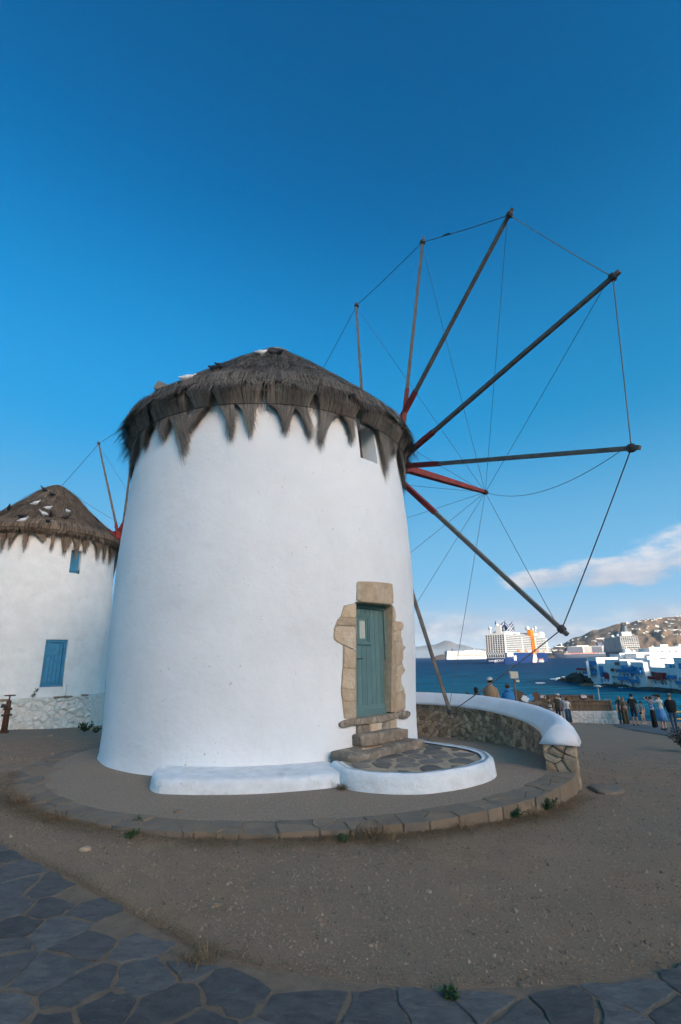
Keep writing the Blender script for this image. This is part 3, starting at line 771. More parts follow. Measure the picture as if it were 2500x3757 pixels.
# straw-coloured door: planks, frame, small pane, latch
dn = Vector((math.cos(R(-45.6)), math.sin(R(-45.6)), 0)); dt = Vector((-dn.y, dn.x, 0))
DO = Vector((MX, MY, 0)) + dn * 2.93
DM = Matrix((dt, dn, Vector((0, 0, 1)))).transposed()
def dbox(mb, x0, x1, z0, z1, y0, y1):
    return mb.box(DO + dt * ((x0 + x1) / 2) + dn * ((y0 + y1) / 2) + Vector((0, 0, (z0 + z1) / 2)), (x1 - x0, y1 - y0, z1 - z0), DM)
door = MB(); dbox(door, -.47, .47, .68, 2.52, -.06, -.02)
door = door.build('door', M['door'], mill)
for x0, x1, z0, z1, y1 in ((-.50, -.435, .68, 2.50, .05), (.385, .46, .68, 2.50, .035), (-.50, .46, 2.44, 2.52, .045)):
    mb = MB(); dbox(mb, x0, x1, z0, z1, -.02, y1); mb.build('door_frame', M['door'], door)
npl = 7; xw = (.385 + .435) / npl
for i in range(npl):
    x0 = -.435 + i * xw
    mb = MB()
    if i in (1, 2, 3):
        dbox(mb, x0 + .003, x0 + xw - .003, .86, 1.82, -.02, .008)
        m2 = MB(); dbox(m2, x0 + .003, x0 + xw - .003, 2.34, 2.43, -.02, .008); m2.build('plank', M['door'], door)
    else: dbox(mb, x0 + .003, x0 + xw - .003, .86, 2.43, -.02, .008)
    mb.build('plank', M['door'], door)
mb = MB(); dbox(mb, -.40, .36, .70, .80, -.02, .03); mb.build('kick_rail', M['door'], door)
mb = MB(); dbox(mb, -.43, .38, .80, .86, -.02, .012); mb.build('lower_rail', M['door'], door)
wx0, wx1, wz0, wz1 = -.335, .03, 1.83, 2.34
for (k, y1, wd) in ((0, .035, .035), (.035, .022, .03), (.07, .012, .03)):
    for a_ in ((wx0 + k, wx1 - k, wz0 + k, wz0 + k + wd), (wx0 + k, wx1 - k, wz1 - k - wd, wz1 - k), (wx0 + k, wx0 + k + wd, wz0 + k + wd, wz1 - k - wd), (wx1 - k - wd, wx1 - k, wz0 + k + wd, wz1 - k - wd)):
        mb = MB(); dbox(mb, *a_, -.02, y1); mb.build('window_moulding', M['door'], door)
mb = MB(); dbox(mb, wx0 + .08, wx1 - .08, wz0 + .08, wz1 - .08, -.02, -.008); mb.build('pane', M['door_glass'], door)
mb = MB(); p = DO + dt * -.40 + dn * .02 + Vector((0, 0, 1.60)); mb.tube([p, p + dn * .05], .012, 8); mb.tube([p + dn * .05, p + dn * .05 + dt * .16], .010, 8); mb.box(p + dn * .005, (.05, .02, .06), DM); mb.build('handle', M['iron'], door)
mb = MB(); mb.ball(DO + dt * -.40 + dn * .012 + Vector((0, 0, 1.47)), (.018, .012, .03), 8, 5); mb.build('keyhole', M['rust'], door)

# exposed sandstone round the door, stone by stone
Z4 = lambda q: (1200 + q[0] / 2.412, 2100 + q[1] / 2.412)
surround = MB()
LINT = [(262, 92), (275, 80), (420, 84), (560, 98), (575, 108), (582, 200), (580, 290), (420, 275), (258, 260), (262, 170)]
JL = [[(256, 277), (205, 280), (165, 292), (140, 322), (124, 380), (135, 400), (190, 405), (252, 402)],
      [(251, 410), (190, 410), (140, 407), (100, 416), (88, 432), (86, 468), (160, 474), (250, 476)],
      [(250, 482), (160, 480), (86, 476), (62, 505), (56, 560), (64, 595), (90, 618), (138, 640), (190, 665), (249, 690)],
      [(248, 698), (190, 675), (146, 655), (146, 720), (150, 780), (139, 838), (190, 850), (248, 846)],
      [(247, 856), (190, 858), (138, 846), (132, 900), (130, 960), (126, 1018), (190, 1035), (246, 1030)],
      [(246, 1040), (190, 1043), (127, 1027), (124, 1065), (134, 1126), (190, 1142), (246, 1136)],
      [(246, 1146), (190, 1150), (138, 1136), (150, 1180), (147, 1230), (156, 1290), (200, 1300), (252, 1278)]]
JR = [[(578, 296), (596, 330), (602, 380), (600, 428), (578, 430)],
      [(582, 438), (640, 433), (660, 442), (668, 470), (664, 505), (630, 520), (586, 522)],
      [(586, 530), (648, 516), (645, 560), (662, 606), (620, 616), (590, 614)],
      [(590, 622), (655, 614), (672, 650), (690, 656), (680, 680), (664, 692), (668, 760), (655, 806), (600, 830)],
      [(602, 838), (660, 812), (672, 850), (684, 862), (664, 900), (650, 912), (604, 935)],
      [(604, 944), (648, 920), (652, 990), (680, 1040), (640, 1058), (602, 1072)],
      [(602, 1080), (684, 1050), (682, 1150), (686, 1212), (640, 1216), (604, 1218)]]
SILL = [[(100, 1330), (150, 1306), (262, 1288), (290, 1322), (210, 1350), (130, 1376), (102, 1362)],
        [(594, 1240), (690, 1216), (716, 1240), (708, 1276), (680, 1300), (622, 1290)]]
def wstone(poly, h, name, mat_, base=-.22):
    pl = [on_wall(*Z4(q)) for q in poly]
    pl = [(a * 3.1 * math.pi / 180, z) for a, z in pl]
    if area(pl) < 0: pl = pl[::-1]
    pl = chaikin(pl, 1, .2)
    return stone(pl, h, lambda u, v, w: wall_pt(u / 3.1 * 180 / math.pi, v, w), base=base, dome=.3, edge=.05, rg=rng).build(name, mat_, mill)
wstone(LINT, .034, 'lintel', M['sandstone'])
for q in JL + JR: wstone(q, rng.uniform(.024, .034), 'jamb_stone', M['sandstone'])
for q in SILL: wstone(q, .06, 'sill_stone', M['step_stone'])
# mortar bed behind the jamb stones, just proud of the plaster
for poly in ([(256, 270), (150, 295), (122, 385), (90, 420), (60, 500), (60, 590), (140, 645), (140, 840), (125, 1030), (135, 1130), (150, 1290), (215, 1305), (256, 1285)],
             [(574, 290), (598, 340), (600, 432), (655, 438), (664, 505), (648, 520), (650, 570), (668, 640), (660, 700), (660, 800), (675, 860), (650, 915), (652, 990), (678, 1045), (680, 1215), (600, 1235), (560, 1235)]):
    pl = [on_wall(*Z4(q)) for q in poly]
    mb = MB(); n = len(pl); c = (sum(p[0] for p in pl) / n, sum(p[1] for p in pl) / n)
    # fan over thin strips so that it follows the curve
    if area(pl) < 0: pl = pl[::-1]
    mb.add([wall_pt(a, z, .017) for a, z in pl] + [wall_pt(a, z, -.15) for a, z in pl], [tuple(range(n))] + [(i, n + i, n + (i + 1) % n, (i + 1) % n) for i in range(n)])
    bm = bmesh.new(); me = mb.mesh('mortar_bed', M['mortar']); bm.from_mesh(me); bmesh.ops.triangulate(bm, faces=bm.faces[:]); bm.to_mesh(me); bm.free()
    put('mortar_bed', me, mill)
# side linings of the opening (sandy render)
for x0, x1 in ((-.53, -.495), (.455, .50)):
    mb = MB(); dbox(mb, x0, x1, .66, 2.54, -.10, .10 if x0 < 0 else .13); mb.build('opening_lining', M['mortar'], mill)

# steps: rough blocks on the door axis
def rough_block(name, x0, x1, y0, y1, z0, z1, mat_, seed, bev=.035, amp=.028):
    rg = random.Random(seed); bm = bmesh.new()
    bmesh.ops.create_cube(bm, size=1)
    for v in bm.verts: v.co = Vector(((x0 + x1) / 2 + v.co.x * (x1 - x0), (y0 + y1) / 2 + v.co.y * (y1 - y0), (z0 + z1) / 2 + v.co.z * (z1 - z0)))
    bmesh.ops.bevel(bm, geom=bm.edges[:], offset=bev, segments=2, affect='EDGES', profile=.6)
    bmesh.ops.subdivide_edges(bm, edges=[e for e in bm.edges if e.calc_length() > .12], cuts=3, use_grid_fill=True)
    bmesh.ops.triangulate(bm, faces=bm.faces[:])
    for v in bm.verts:
        n = Vector((fbm(v.co.x * 5 + seed, v.co.y * 5, v.co.z * 5), fbm(v.co.x * 5, v.co.y * 5 + seed, v.co.z * 5), fbm(v.co.x * 5, v.co.y * 5, v.co.z * 5 + seed)))
        v.co += n * amp
    me = bpy.data.meshes.new(name)
    for v in bm.verts: v.co = DO + dt * v.co.x + dn * v.co.y + Vector((0, 0, v.co.z))
    bm.to_mesh(me); bm.free(); me.materials.append(mat_)
    for p in me.polygons: p.use_smooth = True
    return put(name, me, mill)
rough_block('threshold', -.56, .52, -.05, .17, .60, .70, M['step_stone'], 3, .02, .014)
for i, (x0, x1) in enumerate(((-.47, -.20), (-.19, .08), (.09, .28), (.29, .47))):
    rough_block('riser_stone', x0, x1, -.05, .155, .44, .60, M['sandstone'] if i % 2 else M['step_stone'], 10 + i, .02, .02)
rough_block('step', -.55, .58, .05, .33, .30, .475, M['step_stone'], 31, .04, .03)
rough_block('step', -1.00, -.10, .05, .58, .02, .285, M['step_stone'], 41, .045, .035)
rough_block('step', -.10, .66, .05, .56, .02, .30, M['step_stone'], 47, .045, .035)
rough_block('step_base', -.52, .50, .0, .30, .02, .32, M['mortar'], 52, .02, .02)

# bench: a low whitewashed ledge round the foot of the wall
def ledge(name, outer, inner, h, mat_, flare=.05, parent=mill, floor=True):
    """rounded ledge between two plan curves of equal length"""
    mb = MB(); n = len(outer); vs = []; K = 9
    for (ox, oy), (ix, iy) in zip(outer, inner):
        o = Vector((ox, oy)); i_ = Vector((ix, iy)); d = (o - i_); L_ = d.length; d = d / max(L_, 1e-6)
        pts = [(L_ + flare, -.10), (L_ + flare * .5, .02), (L_ + flare * .2, h * .5), (L_ - .005, h * .82), (L_ - .04, h * .97), (L_ - .10, h), (L_ * .6, h - .006), (L_ * .3, h - .012), (0, h - .015)]
        for (q, z) in pts:
            q = max(q, 0); x = i_.x + d.x * q; y = i_.y + d.y * q
            vs.append((x, y, z + (.008 * fbm(x * 4, y * 4, z * 4, 2))))
    mb.add(vs, [(a * K + b, (a + 1) * K + b, (a + 1) * K + b + 1, a * K + b + 1) for a in range(n - 1) for b in range(K - 1)])
    return mb.build(name, mat_, parent, smooth=True)
o_, i_ = [], []
for k in range(41):
    t = k / 40; a = R(-110.5 + (-65.0 + 110.5) * t); ro_ = 3.06 + .86 * math.sin(min(1, t / .24) * math.pi / 2) ** .75 if t < .24 else 3.92 + .06 * (t - .24)
    ro_ *= 1 - 0.0 * t
    o_.append((MX + ro_ * math.cos(a), MY + ro_ * math.sin(a))); i_.append((MX + 3.02 * math.cos(a), MY + 3.02 * math.sin(a)))
ledge('bench', o_, i_, .165, M['white_rim'])
# stoop: a D-shaped landing with a whitewashed rim and flagstones
ST = [(-.20, 7.55), (-.06, 7.10), (.15, 6.88), (.45, 6.74), (.83, 6.68), (1.15, 6.74), (1.5, 6.92), (1.85, 7.20), (2.08, 7.52), (2.17, 7.85), (2.16, 8.2), (2.02, 8.55), (1.8, 8.85), (1.55, 9.15), (1.30, 9.5)]
def dense(p, k=4):
    o = []
    for i in range(len(p) - 1):
        p0 = Vector(p[max(i - 1, 0)]); p1 = Vector(p[i]); p2 = Vector(p[i + 1]); p3 = Vector(p[min(i + 2, len(p) - 1)])
        for j in range(k):
            t = j / k; q = .5 * ((2 * p1) + (p2 - p0) * t + (2 * p0 - 5 * p1 + 4 * p2 - p3) * t * t + (3 * p1 - p0 - 3 * p2 + p3) * t ** 3); o.append((q.x, q.y))
    return o + [p[-1]]
STD = dense(ST); cs = Vector((.85, 7.95))
inn = []
for i, q in enumerate(STD):
    a_ = Vector(STD[max(i - 1, 0)]); b_ = Vector(STD[min(i + 1, len(STD) - 1)]); t = (b_ - a_).normalized(); nrm = Vector((-t.y, t.x)); inn.append(tuple(Vector(q) + nrm * .17))
ledge('stoop_rim', STD, inn, .225, M['white_rim'], flare=.03)
mb = MB(); pl = [(x, y) for x, y in inn] + [(.6, 9.2), (-.1, 8.2)]
mb.add([(x, y, .185) for x, y in pl], [tuple(range(len(pl)))]); stoop = mb.build('stoop_floor', M['mortar'], mill)
rs = random.Random(9); seeds = []
for _ in range(900):
    x = rs.uniform(-.2, 2.1); y = rs.uniform(6.8, 9.3)
    if all((x - u) ** 2 + (y - v) ** 2 > .27 ** 2 for u, v in seeds): seeds.append((x, y))
pin = [(x, y) for x, y in inn[2:-2]]
def inside(p, poly):
    c = False; j = len(poly) - 1
    for i in range(len(poly)):
        if (poly[i][1] > p[1]) != (poly[j][1] > p[1]) and p[0] < (poly[j][0] - poly[i][0]) * (p[1] - poly[i][1]) / (poly[j][1] - poly[i][1]) + poly[i][0]: c = not c
        j = i
    return c
for c in voronoi(seeds, [(-.5, 6.6), (2.4, 6.6), (2.4, 9.6), (-.5, 9.6)], 1.6):
    c = inset(thin(c, .02), rs.uniform(.018, .04)) if len(c) > 2 else []
    if len(c) < 3 or not inside(centroid(c), pl): continue
    cc = centroid(c)
    for _ in range(12):
        if all(inside(q, pl) for q in c): break
        c = [(cc[0] + (x - cc[0]) * .93, cc[1] + (y - cc[1]) * .93) for x, y in c]
    c = chaikin(c, 1, .2)
    if abs(area(c)) > .012 and (Vector(cc) - Vector((MX, MY))).length > 3.15: stone(c, .014, lambda u, v, h: (u, v, .185 + h), base=-.02, dome=.1, edge=.05, rg=rs).build('flagstone', M['stoop_flag'], stoop)

# small window under the eave: frame and pane at the back of the reveal
def wface(mb, a0, a1, z0, z1, h0, h1):
    vs = [wall_pt(a, z, h) for h in (h0, h1) for z in (z0, z1) for a in (a0, a1)]
    return mb.add(vs, [(0, 2, 3, 1), (4, 5, 7, 6), (0, 1, 5, 4), (2, 6, 7, 3), (0, 4, 6, 2), (1, 3, 7, 5)])
mb = MB(); wface(mb, -49.1, -39.9, 5.25, 6.1, -.40, -.36); win = mb.build('window', M['iron'], mill)
for a0, a1 in ((-49.1, -48.2), (-45.2, -44.4), (-40.6, -39.9)):
    mb = MB(); wface(mb, a0, a1, 5.25, 6.1, -.37, -.32); mb.build('window_frame', M['wood'], win)
mb = MB(); wface(mb, -48.2, -45.2, 5.30, 6.05, -.37, -.345); mb.build('pane', M['door_glass'], win)

# sail wheel
SPK = [102.86, 73.59, 44.75, 12.19, -17.02, -46.92, -76.46, -107.0, -137.0, -167.0, 163.5, 133.5]
RAD = [6.71, 6.64, 6.65, 6.73, 6.58, 6.61, 6.63, 6.60, 6.6, 6.6, 6.65, 6.7]
WC = (1.508, 12.843, 6.882)
wheel1, tips1, bow1 = sail_wheel(mill, WC, .9879, SPK, RAD, 3.88, 1.70, None, bow_dz=-.14, knot_at=1, sags=(4,), roots={0: (1345, 1712), 1: (1464, 1712), 2: (1388, 1695), 5: (1446, 1742), 6: (1376, 1745)})
mb = MB(); g0 = tips1[6]; ga = at_z(1565, 2730, 0); ga = Vector((1.86, 12.0, floor_z(1.86, 12.0)))
mb.tube([g0, g0.lerp(ga, .45) - Vector((0, 0, .02)), ga], .013, 6); mb.ball(g0.lerp(ga, .42), (.045, .045, .05), 7, 5); mb.build('anchor_rope', M['rope_pale'], wheel1)
# ---------------------------------------------------------------- curved parapet wall
par = empty('parapet_wall', (3.2, 8.6, -.05))
tag(par, 'curved rubble stone parapet with white rounded coping beside the windmill', 'wall')
RI, RO = 4.22, 4.66
A0, A1 = -29.5, 84.0
def par_top(a):   # height of the stonework under the coping
    return .38 + .12 * sstep(-25, 40, a)
def pp_(r, a, z): return (PC.x + r * math.cos(R(a)), PC.y + r * math.sin(R(a)), z)
mb = MB(); n = 70; vs = []
for k in range(n + 1):
    a = A0 + .25 + (A1 - A0 - .5) * k / n; x, y, _ = pp_(RI, a, 0); zb = floor_z(x, y)
    for (r, z) in ((RI + .035, zb - .1), (RI + .03, par_top(a)), (RO - .03, par_top(a)), (RO - .03, -1.6)): vs.append(pp_(r, a, z))
mb.add(vs, [(k * 4 + j, k * 4 + j + 1, (k + 1) * 4 + j + 1, (k + 1) * 4 + j) for k in range(n) for j in range(3)])
mb.add([pp_(RI + .03, A0 + .3, -.2), pp_(RO - .03, A0 + .3, -.4), pp_(RO - .03, A0 + .3, .38), pp_(RI + .03, A0 + .3, .38)], [(0, 1, 2, 3)])
mb.build('core', M['rubble_mortar'], par)
rw = random.Random(17)
def rubble(width, h0, h1, step, rowh, rg):
    """rough coursed cells over a (u, v) strip"""
    seeds = []; v = h0 + rowh * .4
    while v < h1:
        u = rg.uniform(0, step); rh = rowh * rg.uniform(.75, 1.3)
        while u < width:
            seeds.append((u, v + rg.uniform(-.32, .32) * rh)); u += step * rg.uniform(.55, 1.6)
        v += rh
    return voronoi(seeds, [(0, h0), (width, h0), (width, h1), (0, h1)], step * 4)
W_ = R(64 - A0) * RI
for c in rubble(W_, -.30, .50, .165, .095, rw):
    if len(c) < 3: continue
    cu = A0 + math.degrees(centroid(c)[0] / RI); tp = par_top(cu); x, y, _ = pp_(RI, cu, 0); bt = floor_z(x, y) - .02
    c = clip(clip(c, 0, 1, tp), 0, -1, -bt)
    if len(c) < 3: continue
    c = inset(thin(c, .01), rw.uniform(.004, .009))
    if len(c) < 3 or abs(area(c)) < .0012: continue
    c = chaikin(c, 1, .13)
    stone(c, rw.uniform(.02, .050), lambda u, v, h: pp_(RI + .045 - h, A0 + math.degrees(u / RI), v), base=-.06, dome=.12, edge=.07, rg=rw).build('wall_stone', M['rubble'], par)
# blunt end, facing the viewer
e0 = Vector(pp_(RI, A0, 0)); e1 = Vector(pp_(RO, A0, 0)); ed = (e1 - e0).normalized(); en = Vector((ed.y, -ed.x, 0))
for c in rubble(.44, -.14, .39, .19, .125, rw):
    c = inset(thin(c, .01), .006) if len(c) > 2 else []
    if len(c) < 3 or abs(area(c)) < .0015: continue
    c = chaikin(c, 1, .13)
    stone(c, rw.uniform(.02, .045), lambda u, v, h: tuple(e0 + ed * u + en * (h - .01) + Vector((0, 0, v))), base=-.05, dome=.3, edge=.12, rg=rw).build('wall_stone', M['rubble'], par)
for c in rubble(R(40) * RO, -.5, .40, .19, .11, rw):   # outer face near the end
    c = inset(thin(c, .01), .006) if len(c) > 2 else []
    if len(c) < 3 or abs(area(c)) < .0015: continue
    c = chaikin(c, 1, .13)
    stone(c, rw.uniform(.012, .035), lambda u, v, h: pp_(RO - .035 + h, A0 + math.degrees(u / RO), v), base=-.05, dome=.3, edge=.12, rg=rw).build('wall_stone', M['rubble'], par)
# coping: rounded ridge, ending in a steep sloped face
mb = MB(); n = 90; vs = []; K = 11
for k in range(n + 1):
    a = A0 - .6 + (A1 - A0) * k / n; zt = par_top(a); e = min(1, (a - A0 + 3) / 4.5)
    for j in range(K):
        t = j / (K - 1); r = RI - .05 + (RO - RI + .12) * t; h = .275 * (1 - abs(2 * t - 1.06) ** 1.9) if 0 < j < K - 1 else 0
        wob = .012 * fbm(a * .15, t * 2, 3, 2)
        vs.append(pp_(r + wob, a + (h * 1.5 if k == 0 else 0), zt - .035 + max(0, h) + wob * .5 + (.0 if 0 < j < K - 1 else -.0)))
mb.add(vs, [(k * K + j, (k + 1) * K + j, (k + 1) * K + j + 1, k * K + j + 1) for k in range(n) for j in range(K - 1)] + [tuple(range(K))] + [(k * K, k * K + K - 1, (k + 1) * K + K - 1, (k + 1) * K) for k in range(n)])
mb.build('coping', M['coping'], par, smooth=True)

# ---------------------------------------------------------------- the rear windmill
NX, NY = -12.43, 20.0
mill2 = empty('windmill', (NX, NY, -.7))
tag(mill2, 'smaller rear windmill with brown thatch, blue shutter and rubble plinth', 'windmill')
NP = [(2.86, -1.4), (2.84, .5), (2.80, 1.5), (2.74, 3.0), (2.68, 4.5), (2.62, 5.6), (2.58, 6.4), (2.5, 6.9)]
def on_mill2(px, py, R_=2.8):
    v = px_ray(px, py); a = v.x ** 2 + v.y ** 2; b = -2 * (v.x * NX + v.y * NY); k = NX * NX + NY * NY - R_ * R_
    s = (-b - math.sqrt(max(0, b * b - 4 * a * k))) / (2 * a); P = CAM + v * s; return math.degrees(math.atan2(P.y - NY, P.x - NX)), P.z
wa0 = on_mill2(157, 2440); wa1 = on_mill2(240, 2440); wz0 = on_mill2(195, 2520)[1]; wz1 = on_mill2(205, 2346)[1]
va0 = on_mill2(254, 2080, 2.62); va1 = on_mill2(293, 2080, 2.62); vz0 = on_mill2(270, 2104, 2.62)[1]; vz1 = vz0 + .9
mbw, NRAD = lathe_wall(NX, NY, NP, [(wa0[0], wa1[0], wz0, wz1), (va0[0], va1[0], vz0, vz1)], na=160, dz=.18, rough=.03, seed=9, depth=.16)
mbw.build('wall', M['plaster_old'], mill2, smooth=True)
def n_pt(a, z, h=0):
    r = NRAD(z) + h; return (NX + r * math.cos(R(a)), NY + r * math.sin(R(a)), z)
def nface(mb, a0, a1, z0, z1, h0, h1):
    return mb.add([n_pt(a, z, h) for h in (h0, h1) for z in (z0, z1) for a in (a0, a1)], [(0, 2, 3, 1), (4, 5, 7, 6), (0, 1, 5, 4), (2, 6, 7, 3), (0, 4, 6, 2), (1, 3, 7, 5)])
a0, a1 = wa0[0] + .2, wa1[0] - .2; da = a1 - a0
mb = MB(); nface(mb, a0, a1, wz0 + .01, wz1 - .01, -.15, -.11); sh = mb.build('shutter', M['blue_paint'], mill2)
for q in ((a0, a0 + da * .10, wz0 + .01, wz1 - .01), (a1 - da * .14, a1, wz0 + .01, wz1 - .01), (a0 + da * .10, a1 - da * .14, wz1 - .10, wz1 - .01), (a0 + da * .10, a1 - da * .14, wz0 + .01, wz0 + .10)):
    mb = MB(); nface(mb, *q, -.11, -.045); mb.build('shutter_frame', M['blue_paint'], sh)
b0 = a0 + da * .115; bw = da * .735 / 4; zm = wz0 + (wz1 - wz0) * .66
for i in range(4):
    mb = MB(); nface(mb, b0 + i * bw + bw * .04, b0 + (i + 1) * bw - bw * .04, wz0 + .12, zm - .03, -.11, -.085 + .006 * (i % 2)); mb.build('board', M['blue_paint'], sh)
mb = MB(); nface(mb, b0, b0 + bw * 4, zm - .03, zm + .03, -.11, -.07); mb.build('cross_rail', M['blue_paint'], sh)
for i in (0, 3):
    mb = MB(); nface(mb, b0 + i * bw + bw * .04, b0 + (i + 1) * bw - bw * .04, zm + .03, wz1 - .10, -.11, -.085); mb.build('board', M['blue_paint'], sh)
mb = MB(); nface(mb, b0 + bw, b0 + bw * 3, zm + .05, wz1 - .16, -.11, -.098); mb.build('upper_panel', M['blue_paint'], sh)
mb = MB(); nface(mb, va0[0] + .1, va1[0] - .1, vz0 + .01, vz1, -.15, -.10); vw = mb.build('small_window', M['blue_paint'], mill2)
for z in (vz0 + .12, vz0 + .40):
    mb = MB(); nface(mb, va0[0] + .1, va1[0] - .1, z, z + .05, -.10, -.07); mb.build('window_bar', M['blue_paint'], vw)
NPROF = [(.12, 9.12), (.4, 8.97), (.8, 8.62), (1.4, 7.95), (2.0, 7.35), (2.5, 6.90), (2.78, 6.62), (2.86, 6.48)]
roof2 = thatch(mill2, NX, NY, NPROF, 2.60, 6.28, 40, 15, M['straw_brown'], M['thatch_core_brown'], 700, 14, hang=(.30, .80), bw=.018, facing=-58, strands=190, shag=.05)
n2_ = Vector((math.sin(.4526), math.cos(.4526), 0)); c2 = at_y(422, 1968, NY + 3.05 * n2_.y)
def on_plane2(px, py):
    v = px_ray(px, py); t = (c2 - CAM).dot(n2_) / v.dot(n2_); P = CAM + v * t - c2
    return math.degrees(math.atan2(P.z, P.dot(Vector((n2_.y, -n2_.x, 0))))), P.length
(q0, r0), (q1, r1), (q2, r2) = on_plane2(223, 1787), on_plane2(363, 1628), on_plane2(444, 1850)
SP2 = [q0, q1, q2] + [q2 - 30 * k for k in range(1, 10)]
sail_wheel(mill2, c2, .4526, SP2, [r0, r1] + [6.3] * 10, 3.3, .75, None, rope_r=.012, stay_r=.008)
# whitewashed rubble plinth
PB = [on_mill2(x, 2600, 3.0) for x in (-160, 0, 120, 250, 400)]
pl_r = 2.98
def plz(a): return .46 + .05 * math.sin(a * .3)
mb = MB(); n = 90; vs = []
for k in range(n + 1):
    a = -150 + 190 * k / n; x, y = NX + pl_r * math.cos(R(a)), NY + pl_r * math.sin(R(a)); zt = .47 + .03 * fbm(a * .1, 0, 0, 2)
    for (r, z) in ((pl_r + .10, -1.5), (pl_r + .05, zt - .04), (pl_r, zt), (2.75, zt + .02)): vs.append((NX + r * math.cos(R(a)), NY + r * math.sin(R(a)), z))
mb.add(vs, [(k * 4 + j, (k + 1) * 4 + j, (k + 1) * 4 + j + 1, k * 4 + j + 1) for k in range(n) for j in range(3)])
pln = mb.build('plinth', M['white_mortar'], mill2, smooth=True)
rz = random.Random(33); U0 = -112; WP = R(100) * pl_r
for c in rubble(WP, -1.0, .46, .30, .15, rz):
    c = inset(thin(c, .01), rz.uniform(.010, .022)) if len(c) > 2 else []
    if len(c) < 3 or abs(area(c)) < .003: continue
    c = chaikin(c, 1, .22)
    stone(c, rz.uniform(.04, .13), lambda u, v, h: (NX + (pl_r + .05 - (v + 1) * .03 + h) * math.cos(R(U0) + u / pl_r), NY + (pl_r + .05 - (v + 1) * .03 + h) * math.sin(R(U0) + u / pl_r), v), base=-.08, dome=.3, edge=.16, rg=rz).build('plinth_stone', M['white_rubble'], pln)
# a flat capping course of slates on the plinth and a raised block right of the shutter
for k in range(16):
    a = -112 + k * 6.2; w = rz.uniform(2.6, 3.4)
    pl_ = [(2.76, a - w), (pl_r + .07, a - w + rz.uniform(-.3, .3)), (pl_r + .10, a), (pl_r + .07, a + w), (2.76, a + w)]
    stone([(r * 1.0, R(t)) for r, t in pl_], .05, lambda u, v, h: (NX + u * math.cos(v), NY + u * math.sin(v), .455 + h), base=-.02, dome=.1, edge=.02, rg=rz).build('plinth_slab', M['white_rubble'] if rz.random() < .6 else M['kerb'], pln)
mb = MB(); nface(mb, wa1[0] + 2.5, wa1[0] + 22, .50, .88, -.05, .07); mb.build('raised_block', M['plaster_old'], pln)
mb = MB(); nface(mb, wa0[0] - 1, wa1[0] + 1.5, .50, .66, -.05, .05); mb.build('sill_block', M['plaster_old'], pln)

# rusty standpipe with a valve in front of the plinth
b = ground_at(14, 2690); b = Vector((b.x, b.y, b.z)); sp = empty('standpipe', b); tag(sp, 'rusty iron standpipe with valve wheel at the rear mill plinth', 'pipe')
dv = (CAM - b); dv.z = 0; dv.normalize(); sd = Vector((-dv.y, dv.x, 0))
mb = MB(); mb.tube([b - Vector((0, 0, .1)), b + Vector((0, 0, .45)), b + Vector((0, 0, .85))], [.085, .075, .06], 12); mb.build('pipe', M['rust'], sp, smooth=True)
for z, r in ((.0, .12), (.44, .13), (.60, .11)):
    mb = MB(); mb.tube([b + Vector((0, 0, z)), b + Vector((0, 0, z + .05))], r, 12); mb.build('flange', M['rust'], sp)
mb = MB(); mb.tube([b + Vector((0, 0, .85)), b + Vector((0, 0, .99))], .02, 8); mb.build('valve_stem', M['rust'], sp)
mb = MB(); k_ = [b + Vector((0, 0, .98)) + (sd * math.cos(t) + dv * math.sin(t)) * .13 for t in [2 * math.pi * i / 16 for i in range(17)]]; mb.tube(k_, .014, 6, cap=False); mb.tube([k_[0], k_[8]], .01, 5); mb.tube([k_[4], k_[12]], .01, 5); mb.build('valve_wheel', M['rust'], sp)
mb = MB(); mb.tube([b + Vector((0, 0, .70)), b + Vector((0, 0, .72)) - sd * .16 + dv * .04], [.05, .055], 10); mb.build('outlet', M['iron'], sp)

# white car parts peeping past the mill are left to the shade; a low white bollard stands there
q = ground_at(380, 2690)
# ---------------------------------------------------------------- weeds and dry grass
def leaf_plant(name, base, label, h, nst, nl, mat_, seed, spread=.5, leaf=.035):
    rg = random.Random(seed); root = empty(name, base); mb = MB(); sm = MB(); base = Vector(base)
    for s in range(nst):
        an = rg.uniform(0, 6.28); tp = base + Vector((math.cos(an) * spread * h * rg.random(), math.sin(an) * spread * h * rg.random(), h * rg.uniform(.55, 1)))
        mid = base.lerp(tp, .5) + Vector((rg.gauss(0, .1) * h, rg.gauss(0, .1) * h, 0)); sm.tube([base, mid, tp], [.006, .004, .002], 4)
        for l in range(nl):
            t = rg.uniform(.25, 1); p = base.lerp(mid, t * 2) if t < .5 else mid.lerp(tp, t * 2 - 1)
            d = Vector((rg.gauss(0, 1), rg.gauss(0, 1), rg.gauss(.3, .5))).normalized() * leaf * rg.uniform(.6, 1.4); sd_ = d.cross(Vector((rg.gauss(0, 1), rg.gauss(0, 1), rg.gauss(0, 1)))).normalized() * leaf * .35
            mb.tone = rg.random(); mb.add([p, p + d * .5 + sd_, p + d, p + d * .5 - sd_], [(0, 1, 2, 3)])
    o = mb.build('leaves', mat_, root); sm.build('stems', M['weed'] if mat_ is M['weed'] else M['dry_grass'], root)
    tag(root, label, 'plant'); return root
